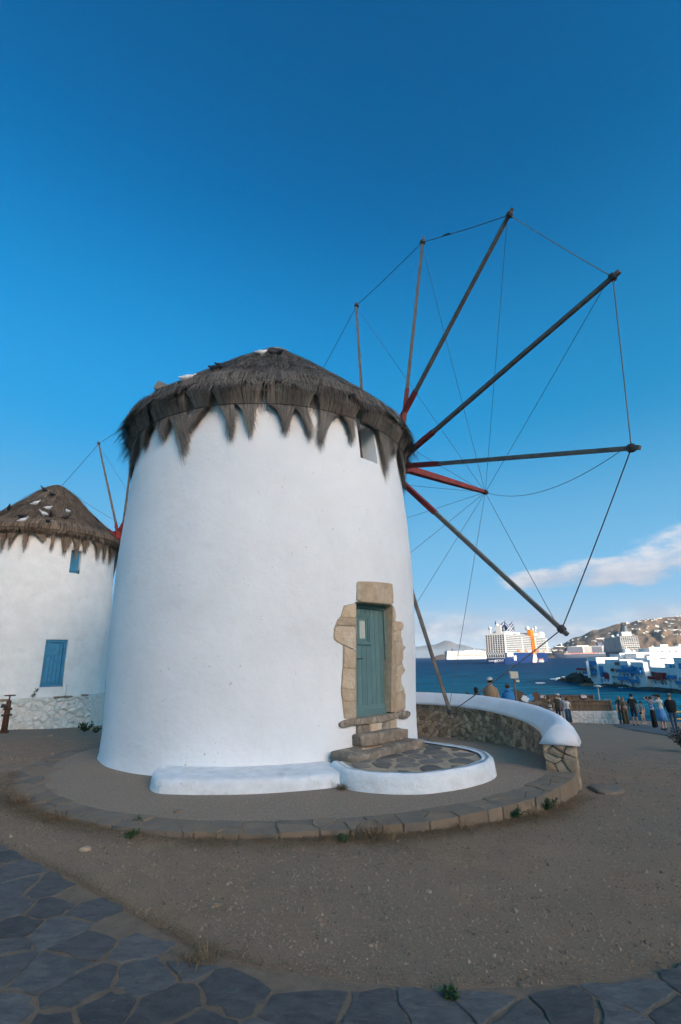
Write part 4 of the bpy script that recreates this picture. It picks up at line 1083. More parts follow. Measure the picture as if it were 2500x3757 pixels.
def grass_tuft(base, label, n, l, seed, mat_=None, name='dry_grass_tuft', flat=.8, group=None):
    rg = random.Random(seed); mb = MB(); base = Vector(base)
    for i in range(n):
        p = base + Vector((rg.gauss(0, l * .35), rg.gauss(0, l * .2), 0)); an = rg.uniform(0, 6.28); ll = l * rg.uniform(.4, 1.1)
        d = Vector((math.cos(an) * flat, math.sin(an) * flat, rg.uniform(.1, .9))).normalized(); mb.tone = rg.random()
        k1 = p + d * ll * .5 + Vector((0, 0, .02)); k2 = p + d * ll + Vector((rg.gauss(0, .1) * ll, rg.gauss(0, .1) * ll, -.35 * ll * rg.random()))
        k2.z = max(k2.z, base.z + .004)
        mb.blade([p, k1, k2], .006, d.cross(Vector((0, 0, 1))).normalized())
    o = mb.build(name, mat_ or M['dry_grass']); tag(o, label, 'grass', group); return o
def kerb_pt(ang, out=.10):
    x = PC.x + (PR + out) * math.cos(R(ang)); y = PC.y + (PR + out) * math.sin(R(ang)); return (x, y, ground_z(x, y))
# litter of dry stalks gathered along the kerb: nobody could count it
rg = random.Random(77); mb = MB()
for i in range(7000):
    an = rg.choice((rg.uniform(-160, -95), rg.gauss(-128, 8), rg.gauss(-80, 7), rg.gauss(-52, 8), rg.uniform(-100, -35))); o_ = abs(rg.gauss(.02, .12)) if rg.random() < .75 else abs(rg.gauss(.1, .3))
    x, y, z = kerb_pt(an, o_); l = rg.uniform(.04, .22); t = rg.uniform(0, 6.28); d = Vector((math.cos(t), math.sin(t), rg.uniform(-.05, .22)))
    p = Vector((x, y, z + .006)); mb.tone = rg.random(); mb.blade([p, p + d * l * .5 + Vector((0, 0, .01)), p + d * l], rg.uniform(.003, .006), d.cross(Vector((0, 0, 1))).normalized())
for i in range(1500):
    x0 = rg.choice((rg.uniform(-3.4, 2), rg.gauss(-.95, .22), rg.gauss(-2.1, .5))); y = path_y(x0) + abs(rg.gauss(0, .05)); z = ground_z(x0, y); l = rg.uniform(.02, .10); t = rg.uniform(0, 6.28); d = Vector((math.cos(t), math.sin(t), rg.uniform(0, .3)))
    p = Vector((x0, y, z + .012)); mb.tone = rg.random(); mb.blade([p, p + d * l * .5, p + d * l], .003, d.cross(Vector((0, 0, 1))).normalized())
o = mb.build('dry_stalk_litter', M['dry_grass']); tag(o, 'dry brown stalks littering the kerb foot and path edge', 'litter', kind='stuff')
for i, (an, n, l, lb) in enumerate(((-133, 90, .22, 'sprawling dry grass tuft at the left end of the kerb'), (-121, 70, .20, 'dry grass tuft beside the green weed patch on the kerb'), (-78, 150, .26, 'largest dry grass tuft below the middle of the kerb'), (-66, 60, .16, 'thin dry grass tuft at the kerb below the stoop'), (-52, 70, .18, 'dry grass tuft at the kerb right of the stoop'), (-45, 60, .18, 'dry grass tuft by the green weeds near the parapet'))):
    grass_tuft(kerb_pt(an, .06), lb, n, l, 100 + i)
p = ground_at(720, 3540); grass_tuft(p, 'pale dry grass tuft at the edge of the slate path', 80, .16, 120)
p = Vector((-.02, 6.98, .004)); grass_tuft(p, 'heap of dry straw where bench and stoop meet', 120, .16, 121, flat=.9)
for i, (px, py, h, lb) in enumerate(((480, 3080, .07, 'low green weed patch on the gravel left of the kerb front'), (505, 3025, .05, 'green weeds against the kerb front at left'), (1895, 3005, .13, 'small leafy green weed against the kerb under the stoop side'), (2010, 2975, .15, 'bushy green weed at the kerb near the parapet end'), (1660, 3675, .05, 'creeping green weed at the slate path edge'), (1255, 3085, .05, 'tiny green weed at the kerb below the bench end'), (1260, 3090, .04, 'lowest tiny weed on the gravel below the bench end'))):
    P = ground_at(px, py); leaf_plant('weed', (P.x, P.y, P.z), lb, h, 16, 14, M['weed'], 200 + i, spread=1.1, leaf=.028)
P = ground_at(310, 2685); leaf_plant('weed', (P.x, P.y, P.z), 'leafy green weed at the foot of the rear mill plinth', .30, 16, 18, M['weed'], 230, spread=1.0, leaf=.06)
P = ground_at(352, 2690); leaf_plant('weed', (P.x, P.y, P.z), 'smaller weed beside the near mill at the rear plinth', .18, 10, 12, M['weed'], 231, spread=.8, leaf=.05)
a_, z_ = on_mill2(125, 2580, 2.95); leaf_plant('weed', (NX + 2.93 * math.cos(R(a_)), NY + 2.93 * math.sin(R(a_)), .47), 'single sprig growing from the rear mill plinth ledge', .34, 2, 7, M['weed'], 232, spread=.2, leaf=.09)
P = ground_at(2500, 2760); leaf_plant('dry_bush', (P.x + .25, P.y, P.z), 'dark twiggy dry bush at the right edge of the ground', .55, 60, 20, pmat('dry_bush_leaf', (.06, .045, .028), (.04, .035, .022), 9, .9, attr=.4), 233, spread=1.1, leaf=.05)

# ---------------------------------------------------------------- pigeons on the roofs
M['bird_dark'] = pmat('dark_feather', (.018, .018, .022), (.035, .032, .035), 30, .6)
M['bird_white'] = pmat('white_feather', (.70, .70, .70), (.45, .45, .46), 14, .8)
def bird(loc, rz, mat_, label, s=1.0, group='pigeons resting on the thatched roofs'):
    mb = MB(); loc = Vector(loc); Mz = Matrix.Rotation(rz, 3, 'Z')
    prof = [(-.165, .012, .0), (-.11, .022, .004), (-.07, .045, .012), (-.01, .062, .02), (.05, .058, .032), (.085, .034, .062), (.10, .026, .085), (.115, .028, .105), (.135, .022, .112), (.15, .007, .108), (.165, .002, .104)]
    n = 10; vs = []
    for (x, r, z) in prof:
        for j in range(n):
            t = 2 * math.pi * j / n; vs.append(loc + Mz @ (Vector((x, r * math.cos(t) * .85, z + .065 + r * math.sin(t))) * s))
    mb.add(vs, [(i * n + j, (i + 1) * n + j, (i + 1) * n + (j + 1) % n, i * n + (j + 1) % n) for i in range(len(prof) - 1) for j in range(n)])
    for sy in (-1, 1): mb.tube([loc + Mz @ (Vector((.0, .02 * sy, .03)) * s), loc + Mz @ (Vector((.01, .02 * sy, -.03)) * s)], .006, 4)
    o = mb.build('pigeon', mat_, smooth=True); tag(o, label, 'bird', group); return o
def on_roof(px, py, cx, cy, prof, up=.03):
    """pixel -> point on a roof cone"""
    v = px_ray(px, py); best = None; s = (math.hypot(cx, cy) - 3.6)
    while s < math.hypot(cx, cy) + 3:
        P = CAM + v * (s / math.hypot(v.x, v.y)); r = math.hypot(P.x - cx, P.y - cy); zz = -9
        for (r0, z0), (r1, z1) in zip(prof, prof[1:]):
            if r0 <= r <= r1: zz = z0 + (z1 - z0) * (r - r0) / (r1 - r0)
        if r < prof[0][0]: zz = prof[0][1]
        if P.z - zz < up: return Vector((P.x, P.y, zz + up))
        d = P.z - zz
        if best is None or d < best[0]: best = (d, P, zz)
        s += .02
    return Vector((best[1].x, best[1].y, best[2] + up))
for px, py, rz_, mt, lb in ((783, 1366, 2.6, 'bird_dark', 'left of two dark pigeons on the near thatched roof'), (806, 1358, 1.2, 'bird_dark', 'right upright dark pigeon of the pair on the near roof'), (688, 1400, .3, 'bird_white', 'white pigeon on the left slope of the near roof'), (960, 1305, .4, 'bird_white', 'white pigeon just below the near roof cap'), (1000, 1306, 1.0, 'bird_dark', 'dark pigeon below the cap of the near roof'), (1025, 1308, 2.2, 'bird_dark', 'dark pigeon right of the cap on the near roof')):
    bird(on_roof(px, py, MX, MY, MPROF, .04), rz_, M[mt], lb)
z5 = lambda x, y: (x / 3.267, 1580 + y / 3.267)
for i, (x, y, mt, lb) in enumerate(((425, 900, 'bird_white', 'topmost white pigeon on the brown roof'), (572, 960, 'bird_white', 'white pigeon above the middle pair on the brown roof'), (815, 1000, 'bird_white', 'rightmost white pigeon on the brown roof'), (525, 1030, 'bird_white', 'plump white pigeon in the middle of the brown roof'), (605, 1045, 'bird_dark', 'grey pigeon right of the plump white one on the brown roof'), (270, 1110, 'bird_white', 'lowest white pigeon on the brown roof'), (255, 1060, 'bird_dark', 'dark pigeon above the lowest white one on the brown roof'), (625, 795, 'bird_dark', 'dark pigeon nearest the brown roof peak'), (535, 740, 'bird_dark', 'dark pigeon on the brown roof skyline near the peak'), (100, 960, 'bird_dark', 'dark pigeon with pale head on the left brown roof skyline'), (780, 1070, 'bird_dark', 'dark pigeon below the rightmost white one on the brown roof'), (570, 1125, 'bird_dark', 'lowest dark pigeon on the brown roof'))):
    bird(on_roof(*z5(x, y), NX, NY, NPROF, .06), i * 1.3, M[mt], lb, 1.25)
# ---------------------------------------------------------------- hills and islands across the bay
def land(name, Yb, Yc, crest, mat_, rough, n=120, rows=26, seed=1.0, right=None):
    """terrain strip: crest = [(px, py)] of the skyline; it rises from the sea at Yb to the crest at Yc"""
    def cz(px):
        if px <= crest[0][0]: return at_y(px, crest[0][1], Yc).z
        for (a, ya), (b, yb) in zip(crest, crest[1:]):
            if a <= px <= b:
                t = (px - a) / (b - a); t = t * t * (3 - 2 * t); return at_y(px, ya + (yb - ya) * t, Yc).z
        return at_y(px, crest[-1][1], Yc).z
    p0, p1 = crest[0][0], crest[-1][0]; x0 = at_y(p0, 2405, Yc).x / Yc; x1 = at_y(p1, 2405, Yc).x / Yc
    mb = MB(); vs = []; Hs = {}
    def hz(k, v):
        """k = 0..1 along, v = 0..1.6 from shore over the crest"""
        s = x0 + (x1 - x0) * k; px = p0 + (p1 - p0) * k; Y = Yb + (Yc - Yb) * v
        top = cz(px) - SEA
        f = v ** .9 if v <= 1 else max(0, 1 - (v - 1) * 1.2)
        f = f * (1 + .10 * fbm(k * 9 + seed, v * 3, 1, 4) * (1 if v < .97 else .2)) + .06 * fbm(k * 30 + seed, v * 9, 2, 4) * rough * (1 - abs(v - .5))
        edge = min(1, k / .03, (1 - k) / .03) if right is None else min(1, k / .03)
        return (s * Y, Y, SEA - 1.5 + max(0, top * f) * max(0, edge) + (3 if v > 0 else 0))
    for j in range(rows + 1):
        v = 1.5 * j / rows
        for i in range(n + 1): vs.append(hz(i / n, v))
    mb.add(vs, [(j * (n + 1) + i, j * (n + 1) + i + 1, (j + 1) * (n + 1) + i + 1, (j + 1) * (n + 1) + i) for j in range(rows) for i in range(n)])
    o = mb.build(name, mat_, smooth=True); tag(o, kind='structure'); return hz
M['scrub'] = pmat('dry_scrub', (.17, .108, .068), (.115, .080, .052), .012, .95, .8, .05, c3=(.052, .052, .036), s3=.007, lo3=.55, hi3=.68, fleck=(.035, .042, .025), fscale=.06, fth=.64, detail=9, bdist=8.0)
M['far_rock'] = pmat('far_island_rock', (.10, .085, .075), (.08, .07, .062), .002, .95)
hill = land('hillside', 2500, 3900, [(1985, 2404), (2012, 2388), (2060, 2364), (2130, 2336), (2200, 2311), (2300, 2287), (2400, 2272), (2500, 2262), (2640, 2250), (2900, 2262), (3200, 2280)], M['scrub'], 1.0, n=200, rows=40, right=1)
head = land('headland', 2950, 3300, [(1585, 2409), (1600, 2406), (1625, 2401), (1645, 2405), (1700, 2402), (1742, 2396), (1760, 2387), (1800, 2384), (1900, 2386), (2000, 2382), (2080, 2370), (2120, 2365)], M['scrub'], .8, n=110, rows=16, seed=5)
land('far_island', 33000, 38000, [(1380, 2402), (1450, 2384), (1530, 2373), (1590, 2366), (1645, 2350), (1690, 2364), (1760, 2380), (1830, 2392), (1900, 2402), (1960, 2407)], M['far_rock'], .5, n=80, rows=12, seed=8)

# white houses dotted over the hillside
M['house_white'] = pmat('house_white', (.46, .45, .43), (.40, .39, .37), .3, .9, vary=.06)
M['win_dark'] = pmat('dark_pane', (.03, .035, .045), None, rough=.3, spec=.5)
def hill_house_mesh(w, d, h, wing, seed):
    rg = random.Random(seed); mb = MB(); mb.bbox(-w / 2, w / 2, -d / 2, d / 2, -6, h)
    if wing: mb.bbox(w * .2, w * .75, -d * .8, d * .2, -6, h * .62); mb.bbox(-w * .3, w * .15, -d * .1, d * .4, h, h * 1.5)
    wm = MB(); n = max(2, int(w / 4))
    for i in range(n):
        x = -w / 2 + w * (i + .5) / n; wm.bbox(x - .7, x + .7, -d / 2 - .08, -d / 2 + .1, h * .35, h * .7)
    return mb.mesh('house', M['house_white']), wm.mesh('windows', M['win_dark'])
HM = [hill_house_mesh(*a) for a in ((16, 11, 6, True, 1), (12, 10, 5, False, 2), (24, 11, 6, True, 3), (10, 9, 6.5, False, 4), (34, 12, 6.5, False, 5))]
rh = random.Random(44); spots = []
def add_house(hz, k, v, kind, sc, group, label):
    P = hz(k, v); mw, md = HM[kind]
    o = put('hill_house', mw); o.location = (P[0], P[1], P[2]); o.rotation_euler = (0, 0, rh.uniform(-.5, .5) - .35); o.scale = (sc, sc, sc)
    w = put('windows', md, o); w['kind'] = 'stuff'
    tag(o, label, 'house', group)
z2h = [(2085, 2368), (2063, 2372), (2105, 2350), (2150, 2338), (2130, 2342), (2230, 2345), (2245, 2316), (2240, 2325), (2295, 2288), (2300, 2290), (2292, 2303), (2285, 2305), (2333, 2291), (2322, 2308), (2336, 2308), (2346, 2309), (2376, 2305), (2364, 2321), (2372, 2321), (2435, 2337), (2428, 2333), (2408, 2317), (2418, 2318), (2440, 2316), (2462, 2313), (2482, 2313), (2494, 2313), (2475, 2328), (2485, 2329), (2370, 2276), (2378, 2275), (2395, 2275), (2402, 2273), (2420, 2271), (2412, 2272), (2445, 2284), (2457, 2297), (2448, 2287), (2480, 2275), (2470, 2275), (2494, 2274), (2487, 2262), (2500, 2262), (2120, 2346), (2190, 2346), (2205, 2345), (2215, 2347), (2180, 2352), (2240, 2332), (2265, 2331), (2220, 2350), (2310, 2331), (2325, 2332), (2295, 2327), (2060, 2388), (2045, 2386), (2070, 2362), (2040, 2389), (2035, 2375), (2500, 2330), (2380, 2300), (2465, 2290), (2105, 2362), (2090, 2356), (2450, 2272), (2408, 2300), (2345, 2282)]
def hill_from_px(hz, px, py, kmax=1.0):
    best = None
    for i in range(0, 241):
        k = i / 240
        for j in range(2, 34):
            v = j / 34; P = hz(k, v); d = Vector(P) - CAM; z = d.dot(AF)
            X = IW / 2 + FPX * d.dot(AX) / z; Yy = IH / 2 - FPX * d.dot(AU) / z
            e = (X - px) ** 2 + (Yy - py) ** 2
            if best is None or e < best[0]: best = (e, k, v)
    return best[1], best[2]
HZ = []
for i in range(0, 241):
    for j in range(2, 35):
        k, v = i / 240, j / 34; d = Vector(hill(k, v)) - CAM; z = d.dot(AF); HZ.append((IW / 2 + FPX * d.dot(AX) / z, IH / 2 - FPX * d.dot(AU) / z, k, v))
for i, (px, py) in enumerate(z2h):
    e = min(HZ, key=lambda q: (q[0] - px) ** 2 + (q[1] - py) ** 2 + 3 * q[3])
    add_house(hill, e[2], e[3], rh.choice((0, 0, 1, 1, 2, 3)) if px not in (2205, 2462, 2482) else 4, rh.uniform(.8, 1.15), 'white houses on the hillside across the bay', 'small white house on the brown hillside across the bay')
for k in [.40, .43, .47, .50, .53, .57, .60, .35, .38, .64, .70, .78, .83]:
    add_house(head, k, rh.uniform(.25, .85), rh.choice((0, 1, 3)), .9, 'white houses on the low headland', 'small white house on the low headland behind the ships')

# ---------------------------------------------------------------- ships
M['ship_white'] = pmat('ship_white', (.40, .40, .40), None, rough=.5)
M['ship_navy'] = pmat('ship_navy', (.008, .030, .115), (.006, .022, .085), .05, .4)
M['ship_slate'] = pmat('ship_slate_blue', (.022, .038, .075), (.018, .030, .06), .05, .5)
M['ship_glass'] = pmat('ship_glass', (.10, .13, .155), (.055, .075, .095), .08, .25, spec=.5)
M['orange'] = pmat('orange_paint', (.52, .145, .010), None, rough=.5)
M['sign_white'] = pmat('white_lettering', (.80, .80, .80), None, rough=.6)
def ship(label, stern, az, L_, B, hull_h, decks, dh, hull_mat, ss=(.015, .86), step=.012, hull_white=0.0, seed=1, group='cruise ships anchored in the bay', div=6.0, navy_top=None):
    root = empty('cruise_ship', (stern[0], stern[1], SEA), False, math.pi / 2 - az); tag(root, label, 'ship', group)
    def half(x, fl=1.0):
        t = x / L_
        if t < .05: return B / 2 * (.93 + .07 * t / .05)
        if t < .70: return B / 2
        u = (t - .70) / .30; return B / 2 * (1 - u ** 2.0) * (fl if u > .2 else 1)
    mb = MB(); n = 40; vs = []; levels = ((-3, .86), (0, .90), (hull_h * .35, .97), (hull_h, 1.0))
    for i in range(n + 1):
        x = L_ * i / n
        for (z, k) in levels:
            xx = x if z > 0 else min(x, L_ * .955); xx = x - (L_ * .05 * (1 - z / hull_h) if i > n * .8 else 0) * ((i - n * .8) / (n * .2)) if i > n * .8 else x
            w = max(.05, half(x) * k); sheer = 2.5 * max(0, (i / n - .8) / .2) if z == hull_h else 0
            vs.append((xx, w, z + sheer)); vs.append((xx, -w, z + sheer))
    K = 8; fs = []
    for i in range(n):
        for l in range(3):
            a, b = i * K + 2 * l, (i + 1) * K + 2 * l
            fs += [(a, a + 2, b + 2, b), (a + 1, b + 1, b + 3, a + 3)]
        fs.append((i * K + 6, i * K + 7, (i + 1) * K + 7, (i + 1) * K + 6))
    for l in range(3): fs.append((2 * l, 2 * l + 1, 2 * l + 3, 2 * l + 2))
    mb.add(vs, fs); mb.build('hull', hull_mat, root)
    # superstructure: glazed core, a white slab at every deck, white partitions between the balconies
    x0, x1 = L_ * ss[0], L_ * ss[1]; top = hull_h + decks * dh
    mb = MB()
    for d in range(decks):
        z = hull_h + d * dh; xe = x1 - L_ * step * d - 3; xs = x0 + 2.2 + (d * .35)
        mb.bbox(xs, xe, -B / 2 + 1.1, B / 2 - 1.1, z, z + dh - .15)
    mb.build('glazed_core', M['ship_glass'], root)
    pt = MB()
    for d in range(decks + 1):
        z = hull_h + d * dh; xe = x1 - L_ * step * d; xs = x0 + d * .35
        mb = MB(); mb.box(((xs + xe) / 2, 0, z), (xe - xs, B - .4, .9 if d else 1.6)); mb.build('deck', M['ship_white'], root)
        if d == decks: break
        x = xs + 2
        while x < xe:
            for sy in (-1, 1): pt.bbox(x - .28, x + .28, sy * (B / 2 - 1.2), sy * (B / 2 - .8), z + .45, z + dh - .45)
            x += div
        y = -B / 2 + 1
        while y < B / 2 - .5:
            pt.bbox(xs + .2, xs + 2.3, y - .35, y + .35, z + .45, z + dh - .45); y += (B - 2) / 8
    o = pt.build('balcony_partitions', M['ship_white'], root); o['kind'] = 'stuff'
    # white corner pillars and a few solid white wall bays
    for xs, w in ((x0 + 3, 5), (x0 + (x1 - x0) * .33, 4), (x0 + (x1 - x0) * .62, 5), (x1 - L_ * .10, 8)):
        for sy in (-1, 1):
            mb = MB(); mb.bbox(xs, xs + w, sy * (B / 2 - 1.3), sy * (B / 2 - .5), hull_h, top - dh * .4); mb.build('wall_bay', M['ship_white'], root)
    return root, top, half
def sbox(root, name, m_, *a):
    mb = MB(); mb.bbox(*a); return mb.build(name, m_, root)
def sphere_part(root, name, m_, c, r):
    mb = MB(); mb.ball(c, r, 14, 8); return mb.build(name, m_, root, smooth=True)
# the big navy-hulled ship, stern towards the viewer
A1_ = R(37.0)
s1, t1, hf1 = ship('large navy and white cruise ship seen from astern with orange tower', (262, 868), A1_, 322, 36, 18.5, 9, 3.3, M['ship_navy'], ss=(.004, .90))
B1 = 37
sbox(s1, 'upper_house', M['ship_white'], 16, 262, -14, 14, t1, t1 + 3.4)
sbox(s1, 'sun_deck', M['ship_glass'], 60, 215, -15.5, 15.5, t1 + .5, t1 + 2.4)
sbox(s1, 'upper_house', M['ship_white'], 30, 110, -11, 11, t1 + 3.4, t1 + 7)
sbox(s1, 'upper_house', M['ship_white'], 170, 255, -12, 12, t1 + 3.4, t1 + 8)
sbox(s1, 'bridge_house', M['ship_white'], 225, 258, -16, 16, t1 + 3, t1 + 12)
for x, y, z, r, h in ((16, 11, t1 + 3.4, 3.2, 7), (28, 2, t1 + 7, 3.6, 8), (232, -6, t1 + 12, 3.5, 6), (246, 4, t1 + 12, 3, 5)):
    mb = MB(); mb.tube([(x, y, z), (x, y, z + h)], r * .35, 8); mb.build('mast', M['ship_white'], s1); sphere_part(s1, 'radome', M['ship_white'], (x, y, z + h + r * .6), r)
sbox(s1, 'mast', M['ship_white'], 22, 25, -7, 3, t1 + 3, t1 + 17)
# crossed funnel wings: a white-edged letter X
for y in (-8.6, 8.6):
    for (xa, za, xb, zb, nm) in ((40, t1 + 4, 84, t1 + 22, 'funnel_blade'), (84, t1 + 4, 40, t1 + 22, 'funnel_blade')):
        mb = MB(); d = Vector((xb - xa, 0, zb - za)).normalized(); nrm = Vector((-d.z, 0, d.x)); w = 4.2
        P = [Vector((xa, y, za)) - nrm * w, Vector((xa, y, za)) + nrm * w, Vector((xb, y, zb)) + nrm * w, Vector((xb, y, zb)) - nrm * w]
        mb.add([p + Vector((0, -.9, 0)) for p in P] + [p + Vector((0, .9, 0)) for p in P], [(0, 1, 2, 3), (7, 6, 5, 4), (0, 4, 5, 1), (1, 5, 6, 2), (2, 6, 7, 3), (3, 7, 4, 0)]); bl = mb.build(nm, M['ship_navy'], s1)
        for sg in (-1, 1):
            mb = MB(); q0 = Vector((xa, y, za)) + nrm * sg * w * .62; q1 = Vector((xb, y, zb)) + nrm * sg * w * .62
            mb.add([q0 - nrm * .6 + Vector((0, -1.0, 0)), q0 + nrm * .6 + Vector((0, -1.0, 0)), q1 + nrm * .6 + Vector((0, -1.0, 0)), q1 - nrm * .6 + Vector((0, -1.0, 0)), q0 - nrm * .6 + Vector((0, 1.0, 0)), q0 + nrm * .6 + Vector((0, 1.0, 0)), q1 + nrm * .6 + Vector((0, 1.0, 0)), q1 - nrm * .6 + Vector((0, 1.0, 0))], [(0, 1, 2, 3), (7, 6, 5, 4), (0, 4, 5, 1), (1, 5, 6, 2), (2, 6, 7, 3), (3, 7, 4, 0)]); mb.build('white_band', M['ship_white'], bl)
sbox(s1, 'funnel_casing', M['ship_glass'], 84, 92, -8, 8, t1 + 4, t1 + 21)
# orange lift tower on the starboard side
xt = 150
for dx in (0, 14):
    sbox(s1, 'orange_rail', M['orange'], xt + dx, xt + dx + 3.0, -B1 / 2 - 1.8, -B1 / 2 + .2, 15, t1 + 9)
for k in range(9): sbox(s1, 'orange_rung', M['orange'], xt + 4.5, xt + 14, -B1 / 2 - 2.2, -B1 / 2 - .4, 17 + k * 4.0, 18.6 + k * 4.0)
sbox(s1, 'orange_head', M['orange'], xt - 1, xt + 18, -B1 / 2 - 1.2, -B1 / 2 + 5, t1 + 1, t1 + 13)
sphere_part(s1, 'radome', M['ship_white'], (xt + 20, -8, t1 + 17), 4.2)
mb = MB(); mb.add([(xt - 8, -B1 / 2 - .25, 0), (xt + 30, -B1 / 2 - .25, 0), (xt + 20, -B1 / 2 - .3, 17), (xt + 4, -B1 / 2 - .3, 17)], [(0, 1, 2, 3)]); mb.build('white_flare', M['ship_white'], s1)
for k in range(14): sbox(s1, 'lifeboat', M['ship_white'] if k % 3 else M['orange'], 62 + k * 13, 71 + k * 13, -B1 / 2 - 1.6, -B1 / 2 + .2, 20.0, 22.8) if not (6 <= k <= 8) else None
# pointed lattice over the glazed stern
sbox(s1, 'stern_glass', M['ship_glass'], -.6, 2.2, -16, 16, 10.5, 18.9)
for k in range(9):
    for sg in (-1, 1):
        y = -16 + k * 4.0; mb = MB(); mb.tube([(-.9, y, 10.5), (-.9, y, 14.5), (-.9, y + sg * 2.0, 18.6)], .38, 4)
        if -16.1 <= y + sg * 2 <= 16.1: mb.build('lattice_bar', M['ship_white'], s1)
sbox(s1, 'stern_rail', M['ship_white'], -1.0, .4, -16.6, 16.6, 9.7, 10.6)
# side glazing aft
sbox(s1, 'side_glass', M['ship_glass'], 3, 34, -B1 / 2 - .25, -B1 / 2 + .5, 11, 18.6)
for k in range(8):
    mb = MB(); mb.tube([(3 + k * 4.2, -B1 / 2 - .4, 11), (5.1 + k * 4.2, -B1 / 2 - .4, 18.5)], .38, 4); mb.build('lattice_bar', M['ship_white'], s1)
    mb = MB(); mb.tube([(7.2 + k * 4.2, -B1 / 2 - .4, 11), (5.1 + k * 4.2, -B1 / 2 - .4, 18.5)], .38, 4); mb.build('lattice_bar', M['ship_white'], s1)
def lettering(root, text, size, M4, name='lettering', mat_=None):
    cu = bpy.data.curves.new(name, 'FONT'); cu.body = text; cu.size = size; cu.align_x = 'CENTER'; cu.extrude = .12
    o = bpy.data.objects.new(name, cu); COL.objects.link(o); cu.materials.append(mat_ or M['sign_white'])
    dg = bpy.context.evaluated_depsgraph_get(); dg.update(); me = bpy.data.meshes.new_from_object(o.evaluated_get(dg)); bpy.data.objects.remove(o)
    me.materials.clear(); me.materials.append(mat_ or M['sign_white']); o = put(name, me, root); o.matrix_local = M4; return o
# on the stern: text plane faces -x (aft); text right = -y
Ms = Matrix(((0, 0, -1, -1.6), (-1, 0, 0, 3.0), (0, 1, 0, 4.6), (0, 0, 0, 1)))
lettering(s1, 'Celebrity', 3.4, Matrix(((0, 0, -1, -1.35), (-1, 0, 0, 6.0), (0, 1, 0, 4.2), (0, 0, 0, 1))))
lettering(s1, 'ASCENT', 4.4, Matrix(((0, 0, -1, -1.35), (-1, 0, 0, -6.0), (0, 1, 0, 4.2), (0, 0, 0, 1))))
lettering(s1, 'VALLETTA', 1.6, Matrix(((0, 0, -1, -1.2), (-1, 0, 0, -.5), (0, 1, 0, 2.6), (0, 0, 0, 1))))
# white X emblem on the starboard quarter (faces -y; text right = +x)
for sg in (-1, 1):
    mb = MB(); mb.tube([(44 - 5, -B1 / 2 - .2, 9 - sg * 4), (44 + 5, -B1 / 2 - .2, 9 + sg * 4)], .9, 4); mb.build('emblem_stroke', M['sign_white'], s1)
for a in ((36, 40, 8.4, 9.6), (48, 52, 8.4, 9.6)): sbox(s1, 'emblem_stroke', M['sign_white'], a[0], a[1], -B1 / 2 - .3, -B1 / 2 + .3, a[2], a[3])
# tender boat alongside
tb = Vector((262, 868, SEA)) + Vector((math.sin(A1_), math.cos(A1_), 0)) * 178 + Vector((math.cos(A1_), -math.sin(A1_), 0)) * 25
td = empty('tender_boat', tb, False, math.pi / 2 - A1_); tag(td, 'orange and white tender boat lying beside the navy ship', 'boat')
mb = MB(); mb.add([(-9, -2.6, 0), (7, -2.6, 0), (11, 0, .5), (7, 2.6, 0), (-9, 2.6, 0), (-9, -3, 2.6), (8, -3, 2.6), (12.5, 0, 3), (8, 3, 2.6), (-9, 3, 2.6)], [(0, 1, 6, 5), (1, 2, 7, 6), (2, 3, 8, 7), (3, 4, 9, 8), (4, 0, 5, 9), (5, 6, 7, 8, 9)]); mb.build('hull', M['ship_white'], td)
sbox(td, 'cabin', M['ship_white'], -7, 6, -2.4, 2.4, 2.6, 5.6); sbox(td, 'roof', M['orange'], -7.5, 6.5, -2.6, 2.6, 5.6, 6.6); sbox(td, 'window_band', M['ship_glass'], -6, 5, -2.5, 2.5, 3.6, 4.9)

# white ship far left
s2, t2, _ = ship('distant all white cruise ship on the left of the bay', (560, 2760), R(80), 290, 38, 17, 9, 3.0, M['ship_white'], ss=(.004, .86), div=9)
for x, w, h, m_ in ((40, 26, 12, 'ship_navy'), (205, 12, 7, 'ship_navy'), (180, 30, 4, 'ship_white'), (110, 60, 3, 'ship_white')): sbox(s2, 'funnel' if m_ == 'ship_navy' else 'upper_house', M[m_], x, x + w, -8, 8, t2, t2 + h)
for x in (170, 235): sphere_part(s2, 'radome', M['ship_white'], (x, 0, t2 + 6), 5)
for k in range(16): sbox(s2, 'lifeboat', M['orange'], 70 + k * 9.5, 75 + k * 9.5, -20.5, -18.5, 17.5, 20.5)
# long dark-hulled ship under the hill, bow to the left
s3, t3, _ = ship('long grey and navy cruise ship in front of the hillside', (1185, 2180), R(-86), 275, 38, 17, 10, 3.1, M['ship_slate'], ss=(.02, .84), div=7)
for x0, x1, h in ((225, 262, 3), (120, 170, 4), (30, 60, 5)): sbox(s3, 'upper_house', M['ship_white'], x0, x1, -12, 12, t3, t3 + h)
for x0, x1 in ((70, 112), (150, 215)):
    for sy in (-1, 1): sbox(s3, 'glass_wall', M['ship_slate'], x0, x1, sy * 17.2, sy * 19.2, 20, t3 - 2)
sbox(s3, 'funnel', M['ship_navy'], 62, 80, -8, 8, t3, t3 + 15); sbox(s3, 'mast', M['ship_white'], 228, 232, -2, 2, t3, t3 + 16)
for k in range(9): sbox(s3, 'lifeboat', pmat('lifeboat_red', (.45, .12, .08), None) if k == 0 else bpy.data.materials['lifeboat_red'], 95 + k * 15, 106 + k * 15, 18.9, 20.6, 18, 21)
